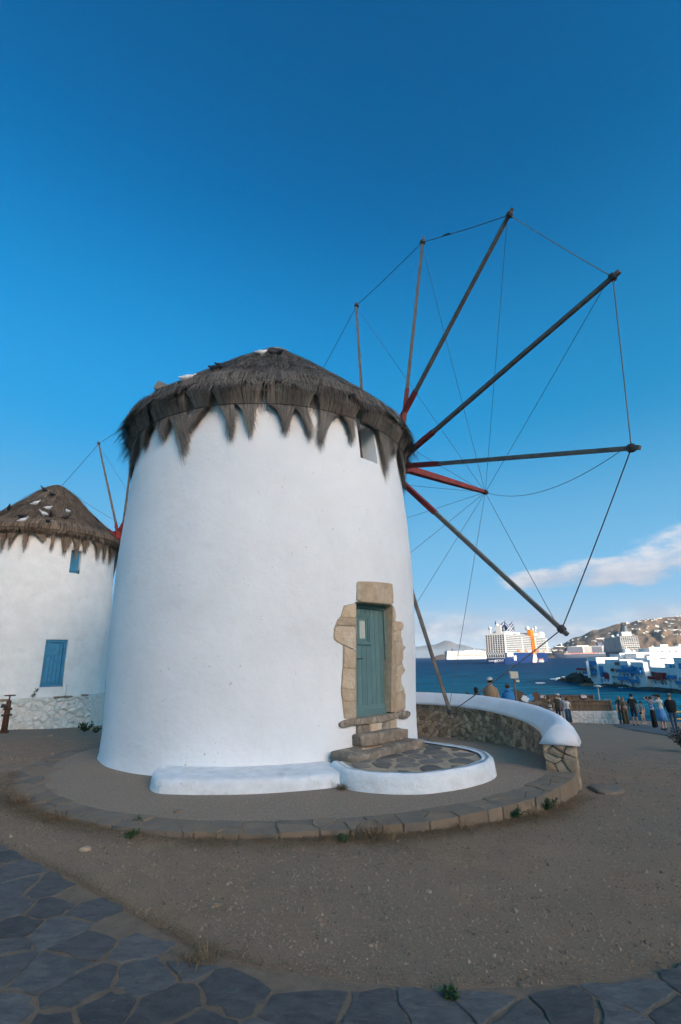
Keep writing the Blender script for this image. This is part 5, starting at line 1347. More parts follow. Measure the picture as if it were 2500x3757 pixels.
# ship moored closer, stern towards the viewer
s4, t4, _ = ship('slate hulled cruise ship with white terraced stern behind the waterfront', (634, 1105), R(18), 285, 36, 18, 11, 3.0, M['ship_slate'], ss=(.03, .86), div=7)
for k in range(7): sbox(s4, 'stern_terrace', M['ship_white'], -1 + k * 3.4, 40, -17, 17, 18 + k * 4.6, 19.4 + k * 4.6)
sbox(s4, 'funnel_base', M['ship_white'], 26, 60, -10, 10, t4, t4 + 10); mb = MB(); mb.tube([(46, 0, t4 + 9), (40, 0, t4 + 26)], [9, 6], 8); mb.build('funnel', M['ship_glass'], s4); sbox(s4, 'funnel_cap', M['iron'], 33, 45, -4.5, 4.5, t4 + 25, t4 + 31)
for x in (120, 190): sphere_part(s4, 'radome', M['ship_white'], (x, 0, t4 + 5), 4.5)
# ---------------------------------------------------------------- waterfront houses standing in the sea
M['wf_white'] = pmat('waterfront_white', (.74, .735, .72), (.66, .65, .63), .8, .9, .4, 3, c3=(.55, .53, .49), s3=.35, lo3=.6, hi3=.8)
M['wf_blue'] = pmat('waterfront_blue', (.03, .26, .50), (.022, .20, .40), 1.5, .55, vary=.2)
M['wf_red'] = pmat('waterfront_red', (.30, .020, .018), (.22, .015, .015), 1.5, .55, vary=.2)
M['wf_brown'] = pmat('waterfront_brown', (.10, .05, .03), None, rough=.7)
M['shore_rock'] = pmat('wet_rock', (.040, .032, .026), (.09, .068, .048), .5, .8, .9, 1.5, bdist=.4)
M['ochre_rock'] = pmat('ochre_rock', (.22, .14, .07), (.12, .08, .045), .6, .9, .9, 2, bdist=.4)
z3 = lambda x, y: (2100 + x / 3.92, 2370 + y / 3.92)
def fac(x, y, X):
    P = at_x(*z3(x, y), X); return P.y, P.z
def rect(x0, y0, x1, y1, X):
    ym = (y0 + y1) / 2; xm = (x0 + x1) / 2
    ya, yb = fac(x1, ym, X)[0], fac(x0, ym, X)[0]; za, zb = fac(xm, y1, X)[1], fac(xm, y0, X)[1]
    return ya, yb, za, zb
CLR = {'b': 'wf_blue', 'r': 'wf_red', 'w': 'wf_white', 'n': 'wf_brown', 'k': 'win_dark'}
def wf_house(label, X, xl, xr, ytop, depth, items, ybot=None, rim=True):
    ym = ytop + 60; ya, yb = fac(xr, ym, X)[0], fac(xl, ym, X)[0]; zt = fac((xl + xr) / 2, ytop, X)[1]
    zb = SEA - .8 if ybot is None else fac((xl + xr) / 2, ybot, X)[1]
    root = empty('waterfront_house', (X, (ya + yb) / 2, max(zb, SEA))); tag(root, label, 'house', 'white waterfront houses')
    mb = MB(); mb.bbox(X, X + depth, ya, yb, zb, zt); mb.build('wall', M['wf_white'], root)
    if rim:
        for q in ((X - .04, X + .3, ya - .04, yb + .04), (X + depth - .3, X + depth, ya - .04, yb + .04), (X + .3, X + depth - .3, ya - .04, ya + .3)):
            mb = MB(); mb.bbox(*q, zt, zt + .45); mb.build('roof_parapet', M['wf_white'], root)
    for it in items:
        k, c = it[0], it[1]; y0, y1, z0, z1 = rect(*it[2:6], X); m_ = M[CLR[c]]
        if k == 'win':
            mb = MB(); mb.bbox(X - .03, X + .1, y0, y1, z0, z1); w = mb.build('window', M['win_dark'] if c != 'b' else m_, root)
            t = .10
            for q in ((y0 - t, y1 + t, z1, z1 + t), (y0 - t, y1 + t, z0 - t, z0), (y0 - t, y0, z0, z1), (y1, y1 + t, z0, z1), ((y0 + y1) / 2 - .05, (y0 + y1) / 2 + .05, z0, z1)):
                mb = MB(); mb.bbox(X - .09, X + .05, *q); mb.build('window_frame', m_ if c != 'k' else M['wf_white'], w)
        elif k == 'panel':
            mb = MB(); mb.bbox(X - .12, X + .1, y0, y1, z0, z1); w = mb.build('shutter', m_, root)
            n = max(2, int((y1 - y0) / .7))
            for i in range(n):
                a = y0 + (y1 - y0) * i / n; mb = MB(); mb.bbox(X - .17, X - .12, a + .06, a + (y1 - y0) / n - .06, z0 + .1, z1 - .1); mb.build('shutter_leaf', m_, w)
        elif k == 'balc':
            pr = 1.1; mb = MB(); mb.bbox(X - pr, X, y0, y1, z0 - .15, z0); w = mb.build('balcony', M['wf_white'] if c == 'w' else m_, root)
            mb = MB(); mb.bbox(X - pr - .04, X - pr + .06, y0, y1, z1 - .10, z1); mb.build('top_rail', m_, w)
            mb = MB(); mb.bbox(X - pr, X - .02, y0 - .03, y0 + .06, z1 - .10, z1); mb.build('top_rail', m_, w)
            n = max(3, int((y1 - y0) / .32)); rl = MB()
            for i in range(n + 1): a = y0 + (y1 - y0) * i / n; rl.bbox(X - pr - .0, X - pr + .10, a - .09, a + .09, z0, z1 - .1)
            for i in range(4): a = X - pr + pr * i / 4; rl.bbox(a - .08, a + .08, y0 - .0, y0 + .06, z0, z1 - .1)
            o = rl.build('balusters', m_, w); o['kind'] = 'stuff'
            for i in range(3):
                a = y0 + (y1 - y0) * (i + .5) / 3; mb = MB(); mb.tube([(X - pr + .1, a, z0 - .15), (X, a, z0 - 1.5)], .08, 4); mb.build('strut', M['wf_brown'], w)
        elif k == 'box':
            mb = MB(); mb.bbox(X - 1.4, X, y0, y1, z0, z1); w = mb.build('oriel', m_, root)
            for i in range(5):
                a = y0 + (y1 - y0) * (i + .1) / 5; mb = MB(); mb.bbox(X - 1.44, X - 1.4, a, a + (y1 - y0) / 5 * .8, z0 + .1, z1 - .1); mb.build('board', m_, w)
            for i in range(3):
                a = y0 + (y1 - y0) * (i + .5) / 3; mb = MB(); mb.tube([(X - 1.2, a, z0), (X, a, z0 - 1.6)], .09, 4); mb.build('strut', M['wf_brown'], w)
        elif k == 'ac':
            mb = MB(); mb.bbox(X - .5, X, y0, y1, z0, z1); mb.build('awning', m_, root)
    return root
wf_house('low white end house with red terrace at the sea tip', 109.6, 84, 252, 338, 8, [('balc', 'r', 88, 318, 250, 342), ('win', 'k', 104, 362, 126, 402), ('win', 'k', 150, 366, 174, 406), ('win', 'b', 198, 366, 216, 402)], ybot=425)
wf_house('tall white corner house with two blue loggias near the tip', 110.6, 218, 352, 182, 9.5, [('panel', 'b', 238, 215, 345, 282), ('balc', 'b', 232, 272, 348, 296), ('panel', 'b', 228, 325, 356, 380), ('balc', 'b', 212, 368, 358, 402)])
wf_house('lower white house with tall blue door panels', 111.4, 350, 546, 272, 9, [('win', 'k', 373, 288, 386, 308), ('panel', 'b', 395, 288, 456, 448), ('panel', 'b', 442, 372, 512, 446), ('win', 'k', 384, 378, 396, 400), ('win', 'b', 425, 470, 440, 524), ('win', 'b', 467, 472, 480, 504), ('win', 'b', 512, 476, 525, 508)])
wf_house('weathered house with red oriel and white balconies', 112.6, 476, 694, 212, 8, [('win', 'n', 616, 236, 686, 278), ('balc', 'w', 590, 280, 700, 318), ('win', 'k', 505, 270, 516, 310), ('balc', 'r', 466, 322, 600, 350), ('box', 'r', 508, 390, 572, 474), ('balc', 'w', 592, 388, 706, 426), ('win', 'k', 630, 346, 660, 384), ('win', 'k', 672, 346, 694, 382), ('balc', 'w', 598, 480, 736, 516), ('win', 'k', 650, 440, 672, 470), ('win', 'r', 560, 395, 584, 425)])
wf_house('narrow white house with two blue balconies', 112.0, 690, 808, 232, 8.5, [('panel', 'b', 708, 278, 752, 334), ('panel', 'b', 760, 280, 796, 334), ('balc', 'b', 692, 332, 810, 370), ('panel', 'b', 738, 396, 770, 438), ('panel', 'b', 786, 396, 816, 438), ('balc', 'b', 690, 438, 830, 482)])
wf_house('broad white house with blue balcony and dark sea arch', 112.3, 846, 1030, 250, 8, [('panel', 'b', 846, 282, 880, 306), ('balc', 'b', 846, 350, 1016, 392), ('box', 'b', 852, 300, 900, 350), ('panel', 'b', 905, 300, 948, 350), ('panel', 'b', 966, 306, 1004, 350), ('win', 'b', 845, 396, 882, 424), ('balc', 'b', 850, 482, 976, 520), ('panel', 'b', 920, 436, 960, 482)])
wf_house('plain white house with one small blue window', 114.5, 1028, 1130, 215, 9, [('win', 'b', 1066, 306, 1098, 348), ('win', 'k', 1098, 445, 1122, 475)])
wf_house('white house with bright red oriel and dark red balcony', 112.4, 1124, 1364, 325, 8, [('win', 'r', 1142, 374, 1170, 430), ('win', 'r', 1178, 380, 1208, 432), ('balc', 'r', 1128, 436, 1262, 474), ('box', 'r', 1250, 382, 1360, 476), ('win', 'k', 1190, 502, 1212, 544), ('win', 'k', 1286, 492, 1316, 556), ('win', 'k', 1336, 492, 1356, 556)])
wf_house('white house with glazed blue veranda', 113.0, 1340, 1506, 272, 8, [('win', 'b', 1405, 278, 1432, 314), ('win', 'b', 1450, 276, 1476, 310), ('panel', 'w', 1346, 350, 1500, 420), ('win', 'k', 1352, 356, 1380, 414), ('win', 'k', 1390, 356, 1420, 414), ('balc', 'b', 1344, 420, 1508, 462), ('win', 'k', 1385, 480, 1400, 510)])
wf_house('large grey-white house at the right edge of the waterfront', 112.2, 1466, 1760, 186, 9, [('panel', 'b', 1536, 250, 1580, 330), ('panel', 'b', 1640, 256, 1680, 336), ('balc', 'b', 1530, 500, 1620, 545), ('win', 'k', 1540, 450, 1570, 500)])
# second row, seen over the roofs
def back_house(label, x0, y0, x1, y1, Y, depth=9, items=(), low=14):
    a = at_y(*z3(x0, y1), Y); b = at_y(*z3(x1, y0), Y); zt = at_y(*z3((x0 + x1) / 2, y0), Y).z
    root = empty('town_house', ((a.x + b.x) / 2, Y + depth / 2, a.z)); tag(root, label, 'house', 'white town houses behind the waterfront')
    mb = MB(); mb.bbox(a.x, b.x, Y, Y + depth, min(a.z - low, -8), zt); mb.build('wall', M['wf_white'], root)
    mb = MB(); mb.bbox(a.x - .05, b.x + .05, Y - .05, Y + .3, zt, zt + .4); mb.build('roof_parapet', M['wf_white'], root)
    for (u0, v0, u1, v1, kd) in items:
        p = at_y(*z3(u0, v1), Y); q = at_y(*z3(u1, v0), Y)
        if kd == 'arch':
            mb = MB(); c = (p.x + q.x) / 2; w = (q.x - p.x) / 2; pts = [(p.x, p.z), (q.x, p.z)] + [(c + w * math.cos(t), q.z - w + w * math.sin(t)) for t in [math.pi * i / 8 for i in range(9)]]
            mb.prism(pts, lambda u, v: (u, Y - .04, v), lambda u, v: (u, Y + .2, v)); mb.build('window', M['win_dark'], root)
        else:
            mb = MB(); mb.bbox(p.x, q.x, Y - .04, Y + .2, p.z, q.z); w = mb.build('window', M['win_dark'], root)
            mb = MB(); mb.bbox(p.x - .1, q.x + .1, Y - .12, Y + .02, p.z - .14, p.z); mb.build('sill', M['wf_brown'] if kd == 'n' else M['wf_white'], w)
    return root
back_house('white town house with terrace railings behind the blue loggias', 700, 112, 950, 200, 228, items=[(875, 150, 905, 182, 'n'), (918, 148, 936, 182, 'k')])
back_house('bright plain white town block behind the narrow house', 950, 105, 1132, 260, 218, items=[(1045, 150, 1056, 200, 'n')])
back_house('white stepped town block behind the red oriel house', 1110, 168, 1368, 330, 200, items=[(1108, 190, 1126, 228, 'k'), (1284, 196, 1322, 222, 'n'), (1340, 196, 1362, 226, 'k')])
back_house('large white mansion with arched window above the waterfront', 1135, 28, 1640, 170, 232, items=[(1152, 66, 1168, 92, 'k'), (1212, 68, 1234, 100, 'n'), (1280, 62, 1312, 106, 'arch'), (1384, 62, 1408, 98, 'n'), (1484, 56, 1510, 94, 'n'), (1560, 56, 1584, 92, 'n')])
back_house('long low white block below the mansion', 1130, 110, 1660, 210, 216, items=[(1120, 138, 1146, 156, 'k'), (1225, 138, 1300, 152, 'k'), (1320, 138, 1400, 152, 'k'), (1500, 138, 1540, 152, 'k')])
back_house('small white belfry block on the mansion roof', 1276, -8, 1376, 30, 236, 4, items=[(1296, 2, 1356, 26, 'k')])
back_house('white rooftop block at the right above the mansion', 1545, -14, 1660, 30, 238, 4)
back_house('white town block above the glazed veranda house', 1380, 168, 1660, 280, 196, items=[(1400, 205, 1470, 250, 'n')])
# chapel domes
def dome(label, x, y, rpx, Y):
    c = at_y(*z3(x, y), Y); r = rpx / 3.92 / FPX * Y * 1.08; root = empty('chapel_dome', (c.x, Y, c.z - r)); tag(root, label, 'dome', 'white domes over the waterfront')
    mb = MB(); mb.lathe([(r * 1.05, -r - 6), (r * 1.05, -.1 * r), (r * .98, 0)] + [(r * .98 * math.cos(t), r * .98 * math.sin(t)) for t in [i * .19 for i in range(1, 8)]] + [(.05, r)], 20, (c.x, Y, c.z)); mb.build('vault', M['wf_white'], root, smooth=True)
    mb = MB(); mb.tube([(c.x, Y, c.z + r * .9), (c.x, Y, c.z + r * 1.35)], r * .07, 6); mb.build('finial', M['wf_white'], root)
dome('larger white chapel dome above the waterfront roofs', 790, 96, 52, 232); dome('smaller white dome right of the large one', 880, 78, 20, 236); dome('tiny white bell dome on the corner house roof', 216, 232, 17, 226); dome('small white dome at the mansion left end', 1152, 12, 14, 233)
# shore rocks and the dark undercut under the houses
def rock_mass(name, pts, mat_, label, seed):
    rg = random.Random(seed); mb = MB()
    bm = bmesh.new(); bmesh.ops.create_icosphere(bm, subdivisions=4, radius=1)
    (x0, x1, y0, y1, z0, z1) = pts
    for v in bm.verts:
        n = 1 + .30 * fbm(v.co.x * 1.6 + seed, v.co.y * 4, v.co.z * 1.6, 4); c = v.co * n
        v.co = Vector(((x0 + x1) / 2 + c.x * (x1 - x0) / 2, (y0 + y1) / 2 + c.y * (y1 - y0) / 2, (z0 + z1) / 2 + c.z * (z1 - z0) / 2))
    me = bpy.data.meshes.new(name); bm.to_mesh(me); bm.free(); me.materials.append(mat_); o = put(name, me); tag(o, label, 'rock'); return o
rock_mass('shore_rock', (108.5, 113, 158, 200, SEA - 2, SEA + 1.0), M['shore_rock'], 'dark wet rock base under the right waterfront houses', 1)
rock_mass('shore_rock', (108.6, 114, 196, 226, SEA - 2, SEA + .9), M['shore_rock'], 'dark wet rock base under the middle waterfront houses', 2)
rock_mass('shore_rock', (106.5, 117, 229, 251, SEA - 3, SEA + 4.6), M['shore_rock'], 'dark rock block carrying the low end house at the tip', 3)
p = at_z(2095, 2498, SEA); rock_mass('shore_rock', (p.x - 6, p.x + 9, p.y - 8, p.y + 7, SEA - 1.5, SEA + 1.9), M['shore_rock'], 'low dark rock reef running out from the tip', 4)
p = at_z(2160, 2515, SEA); rock_mass('shore_rock', (p.x - 3, p.x + 3, p.y - 5, p.y + 5, SEA - .8, SEA + .8), M['ochre_rock'], 'ochre rock awash in front of the corner house', 5)
p = at_z(2214, 2518, SEA); rock_mass('shore_rock', (p.x - 1, p.x + 1, p.y - 2, p.y + 2, SEA - .6, SEA + .5), M['ochre_rock'], 'tiny ochre rock in front of the blue door house', 6)
# a couple of breaking waves by the reef: foam
M['foam'] = pmat('foam', (.72, .75, .76), (.55, .62, .64), .8, .8)
rf = random.Random(8); mb = MB()
for (px, py, w, d) in ((2060, 2489, 26, 1.0), (2045, 2493, 22, 1.2), (2072, 2485, 14, .8), (1985, 2507, 14, .9), (2060, 2497, 30, .6), (2400, 2531, 24, .5), (2465, 2534, 18, .5), (2290, 2524, 20, .4)):
    c = at_z(px, py, SEA)
    for k in range(14):
        x = c.x + rf.uniform(-.5, .5) * w * .16 * 1.4; y = c.y + rf.gauss(0, 1.2 * d); s = rf.uniform(.3, .9) * d
        mb.ball((x, y, SEA + .1), (s * 1.2, s, s * .45), 7, 4)
o = mb.build('breaking_foam', M['foam'], smooth=True); tag(o, 'white foam of small waves breaking by the rocks', 'foam', kind='stuff')
# ---------------------------------------------------------------- terrace fence, low wall, lamps
M['reed'] = pmat('reed_screen', (.21, .145, .095), (.14, .095, .062), 3, .9, attr=.4, stretch=(8, 8, .6))
M['fence_wood'] = pmat('fence_timber', (.20, .14, .095), (.14, .10, .07), 4, .85)
M['metal_grey'] = pmat('grey_metal', (.16, .15, .14), None, rough=.5, metallic=.3)
M['lamp_cream'] = pmat('lamp_cream', (.50, .47, .38), None, rough=.5)
M['paving'] = pmat('grey_paving', (.135, .130, .128), (.10, .098, .098), 1.2, .9, .5, 12)
W0 = Vector((at_y(2268, 2646, 33.5).x, 33.5)); W1 = Vector((at_y(1860, 2600, 35.5).x, 35.5))
wl = empty('low_stone_wall', (W0.x, W0.y, ground_z(W0.x, W0.y))); tag(wl, 'low pale rubble wall carrying the reed fence', 'wall')
wd = (W1 - W0); WL = wd.length; wd /= WL; wn = Vector((wd.y, -wd.x))
if wn.y > 0: wn = -wn
def wpt(s, off, z): p = W0 + wd * s + wn * off; return (p.x, p.y, z)
def wall_top(s): return at_y(2268 - (2268 - 1860) * s / WL, 2608, 33.5 + 2 * s / WL).z
mb = MB(); vs = []; n = 20
for i in range(n + 1):
    s = WL * i / n; zt = wall_top(s)
    for off, z in ((.20, zt - 1.8), (.20, zt), (-.25, zt), (-.25, zt - 1.8)): vs.append(wpt(s, off, z))
mb.add(vs, [(i * 4 + j, (i + 1) * 4 + j, (i + 1) * 4 + j + 1, i * 4 + j + 1) for i in range(n) for j in range(3)] + [(0, 1, 2, 3)])
mb.build('core', M['white_mortar'], wl)
rw2 = random.Random(61)
for c in rubble(WL * .62, -.85, 0, .34, .19, rw2):
    c = inset(thin(c, .01), .010) if len(c) > 2 else []
    if len(c) < 3 or abs(area(c)) < .004: continue
    stone(chaikin(c, 1, .2), rw2.uniform(.02, .06), lambda u, v, h: wpt(u, .20 + h, wall_top(u) + v), base=-.05, dome=.3, edge=.14, rg=rw2).build('wall_stone', M['white_rubble'], wl)
def reed_fence(label, s0, s1, off, zb, zt, bay, post=True):
    root = empty('reed_fence', wpt(s0, off, zb(s0))); tag(root, label, 'fence'); rg = random.Random(int(off * 100) + 5); s = s0
    while s < s1 - .3:
        e = min(s1, s + bay); mb = MB(); u = s
        while u < e:
            mb.tone = rg.random(); w = rg.uniform(.022, .04); o2 = off + rg.uniform(-.012, .012)
            mb.add([wpt(u, o2, zb(u)), wpt(u + w, o2 + .006, zb(u)), wpt(u + w, o2 + .006, zt(u) + rg.uniform(-.03, .03)), wpt(u, o2, zt(u) + rg.uniform(-.03, .03))], [(0, 1, 2, 3)]); u += w * .92
        o = mb.build('reed_panel', M['reed'], root); o['kind'] = 'stuff'
        mb = MB(); mb.tube([wpt(s, off + .05, zb(s) - .1), wpt(s, off + .05, zt(s) + .06)], .07, 4, sq=True); mb.build('post', M['fence_wood'], root)
        for f_ in (.04, .62, .98):
            mb = MB(); a = Vector(wpt(s, off + .045, zb(s) + (zt(s) - zb(s)) * f_)); b = Vector(wpt(e, off + .045, zb(e) + (zt(e) - zb(e)) * f_)); mb.tube([a, b], .04, 4, sq=True); mb.build('rail', M['fence_wood'], root)
        s = e
    return root
ftop = lambda py, Y0: (lambda s: at_y(2268 - 408 * s / WL, py, Y0 + 2 * s / WL).z)
reed_fence('front brown reed fence with timber rails on the low wall', .25, WL, .0, wall_top, ftop(2570, 33.5), 2.4)
reed_fence('rear brown reed fence rising behind the front one', .9, WL * .82, -2.2, ftop(2592, 35.7), ftop(2550, 35.7), 2.8)
for px, py, lb in ((1990, 2557, 'left black floodlight on top of the reed fence'), (2140, 2557, 'right black floodlight on top of the reed fence')):
    c = at_y(px, py, 35.2); r_ = empty('floodlight', c); tag(r_, lb, 'lamp', 'floodlights on the reed fence')
    mb = MB(); mb.box(c, (.46, .16, .26), Matrix.Rotation(-.35, 3, 'X')); mb.build('housing', M['iron'], r_); mb = MB(); mb.box(c - Vector((0, .10, -.02)), (.38, .03, .19), Matrix.Rotation(-.35, 3, 'X')); mb.build('lens', M['ship_glass'], r_)
    mb = MB(); mb.tube([c - Vector((0, 0, .12)), c - Vector((0, 0, .5))], .025, 6); mb.build('bracket', M['iron'], r_)
def lamp(px, ptop, pbot, Y, label, head):
    t = at_y(px, ptop, Y); b = at_y(px, pbot, Y); b = Vector((t.x, Y, b.z)); r_ = empty('lamp_post', b); tag(r_, label, 'lamp')
    mb = MB(); mb.tube([b, t], [.05, .045], 8); mb.build('pole', M['metal_grey'] if head == 'box' else M['ship_white'], r_)
    if head == 'box':
        mb = MB(); mb.box(t + Vector((0, -.02, .14)), (.36, .2, .30)); mb.build('lamp_head', M['lamp_cream'], r_); mb = MB(); mb.box(t + Vector((.12, -.05, -.12)), (.16, .12, .10)); mb.build('junction_box', M['lamp_cream'], r_)
    else:
        mb = MB(); mb.lathe([(.03, -.05), (.34, .02), (.30, .08), (.06, .16), (0, .17)], 14, t); mb.build('lamp_shade', M['ship_white'], r_, smooth=True)
lamp(1886, 2488, 2580, 23.5, 'cream box floodlight on a thin dark pole', 'box')
lamp(2193, 2520, 2575, 42, 'white lamp post with flat round head behind the fence', 'flat')
# heaped market goods behind the coping
c = at_y(1926, 2556, 24.5); st = empty('goods_table', (c.x, c.y, ground_z(c.x, c.y))); tag(st, 'dark table loaded with wares behind the white coping', 'table')
gz = ground_z(c.x, c.y)
mb = MB(); mb.bbox(c.x - .6, c.x + .75, c.y - .3, c.y + .3, c.z - .30, c.z - .24); mb.build('table_top', M['fence_wood'], st)
for dx in (-.55, .7):
    for dy in (-.25, .25): mb = MB(); mb.bbox(c.x + dx - .02, c.x + dx + .02, c.y + dy - .02, c.y + dy + .02, gz, c.z - .30); mb.build('leg', M['metal_grey'], st)
for dx, dz, sz, rot, mt, nm, lb, ct in ((-.32, .02, (.42, .03, .50), .35, 'reed', 'cardboard_sheet', 'brown cardboard sheet leaning on the goods table', 'cardboard'), (.0, -.10, (.34, .28, .26), .5, 'coping', 'white_bag', 'white plastic bag on the goods table', 'bag'), (.22, -.06, (.36, .26, .24), -.3, 'wf_blue', 'blue_bag', 'bright blue bag on the goods table', 'bag'), (.48, .0, (.44, .05, .30), -.6, 'wf_brown', 'brown_board', 'brown board tilted at the right of the goods table', 'board')):
    bm = bmesh.new(); bmesh.ops.create_cube(bm, size=1); bmesh.ops.bevel(bm, geom=bm.edges[:], offset=.12 if 'bag' in nm else .02, segments=3, affect='EDGES')
    for v in bm.verts:
        q = Vector((v.co.x * sz[0], v.co.y * sz[1], v.co.z * sz[2]))
        if 'bag' in nm: q *= 1 + .25 * fbm(q.x * 9, q.y * 9, q.z * 9, 2)
        v.co = Matrix.Rotation(rot, 3, 'Y') @ q + Vector((c.x + dx, c.y, c.z + dz))
    me = bpy.data.meshes.new(nm); bm.to_mesh(me); bm.free(); me.materials.append(M[mt]); tag(put(nm, me), lb, ct)
# grey paved path where the group stands
PV = [(2255, 2664), (2300, 2674), (2351, 2685), (2400, 2692), (2445, 2699), (2500, 2714), (2560, 2728)]; PV2 = [(2255, 2652), (2300, 2656), (2351, 2660), (2400, 2664), (2445, 2668), (2500, 2674), (2560, 2680)]
mb = MB(); vs = []
for a, b in zip(PV, PV2):
    p, q = ground_at(*a), ground_at(*b)
    for k in range(5): r_ = p.lerp(q, k / 4); vs.append((r_.x, r_.y, ground_z(r_.x, r_.y) + .02))
mb.add(vs, [(i * 5 + k, i * 5 + k + 1, (i + 1) * 5 + k + 1, (i + 1) * 5 + k) for i in range(len(PV) - 1) for k in range(4)])
tag(mb.build('paved_path', M['paving']), kind='structure')
# yellow tubular rail at the right edge
c = ground_at(2495, 2668); r_ = empty('yellow_railing', c); tag(r_, 'yellow tubular railing at the right edge beside the path', 'railing'); M['yellow'] = pmat('yellow_paint', (.62, .34, .02), None, rough=.5)
for z in (.85, .45): mb = MB(); mb.tube([c + Vector((-.5, 0, z)), c + Vector((1.4, .2, z))], .035, 8); mb.build('rail', M['yellow'], r_)
for dx in (-.45, .35, 1.3): mb = MB(); mb.tube([c + Vector((dx, .1 * dx, -.05)), c + Vector((dx, .1 * dx, .86))], .035, 8); mb.build('upright', M['yellow'], r_)

# ---------------------------------------------------------------- people
M['skin'] = pmat('skin', (.42, .24, .16), (.36, .20, .13), 9, .6)
M['skin_pale'] = pmat('pale_skin', (.50, .31, .23), None, rough=.6)
CL = {}
def cloth(name, c, c2=None, sc=6, **k):
    if name not in CL: CL[name] = pmat('cloth_' + name, c, c2, sc, .9, .3, 25, **k)
    return CL[name]
cloth('black', (.012, .012, .014)); cloth('white', (.55, .53, .48), (.48, .46, .42)); cloth('tan', (.30, .20, .12), (.25, .165, .10)); cloth('blue', (.035, .19, .42), (.028, .15, .34)); cloth('olive', (.10, .088, .055), (.08, .07, .045)); cloth('khaki', (.17, .135, .095), (.13, .10, .07)); cloth('dkgreen', (.035, .042, .030)); cloth('jeans', (.045, .085, .13), (.035, .065, .10)); cloth('dkjeans', (.022, .034, .055)); cloth('navy', (.018, .022, .035)); cloth('grey', (.24, .24, .24)); cloth('beige', (.42, .35, .25)); cloth('floral', (.50, .50, .52), (.035, .05, .20), 14, lo=.45, hi=.55); cloth('skirt', (.06, .20, .45), (.14, .30, .52), 12); cloth('ltblue', (.30, .36, .46), (.20, .25, .36), 10); cloth('charcoal', (.03, .03, .028)); cloth('hair_dark', (.015, .011, .009)); cloth('hair_brown', (.07, .042, .024)); cloth('hair_blond', (.24, .15, .07)); cloth('hair_grey', (.15, .14, .13)); cloth('shoe_white', (.55, .55, .55)); cloth('shoe_dark', (.02, .02, .022)); cloth('stripe', (.50, .48, .45), (.06, .06, .08), 3, lo=.48, hi=.52, stretch=(.05, .05, 5))
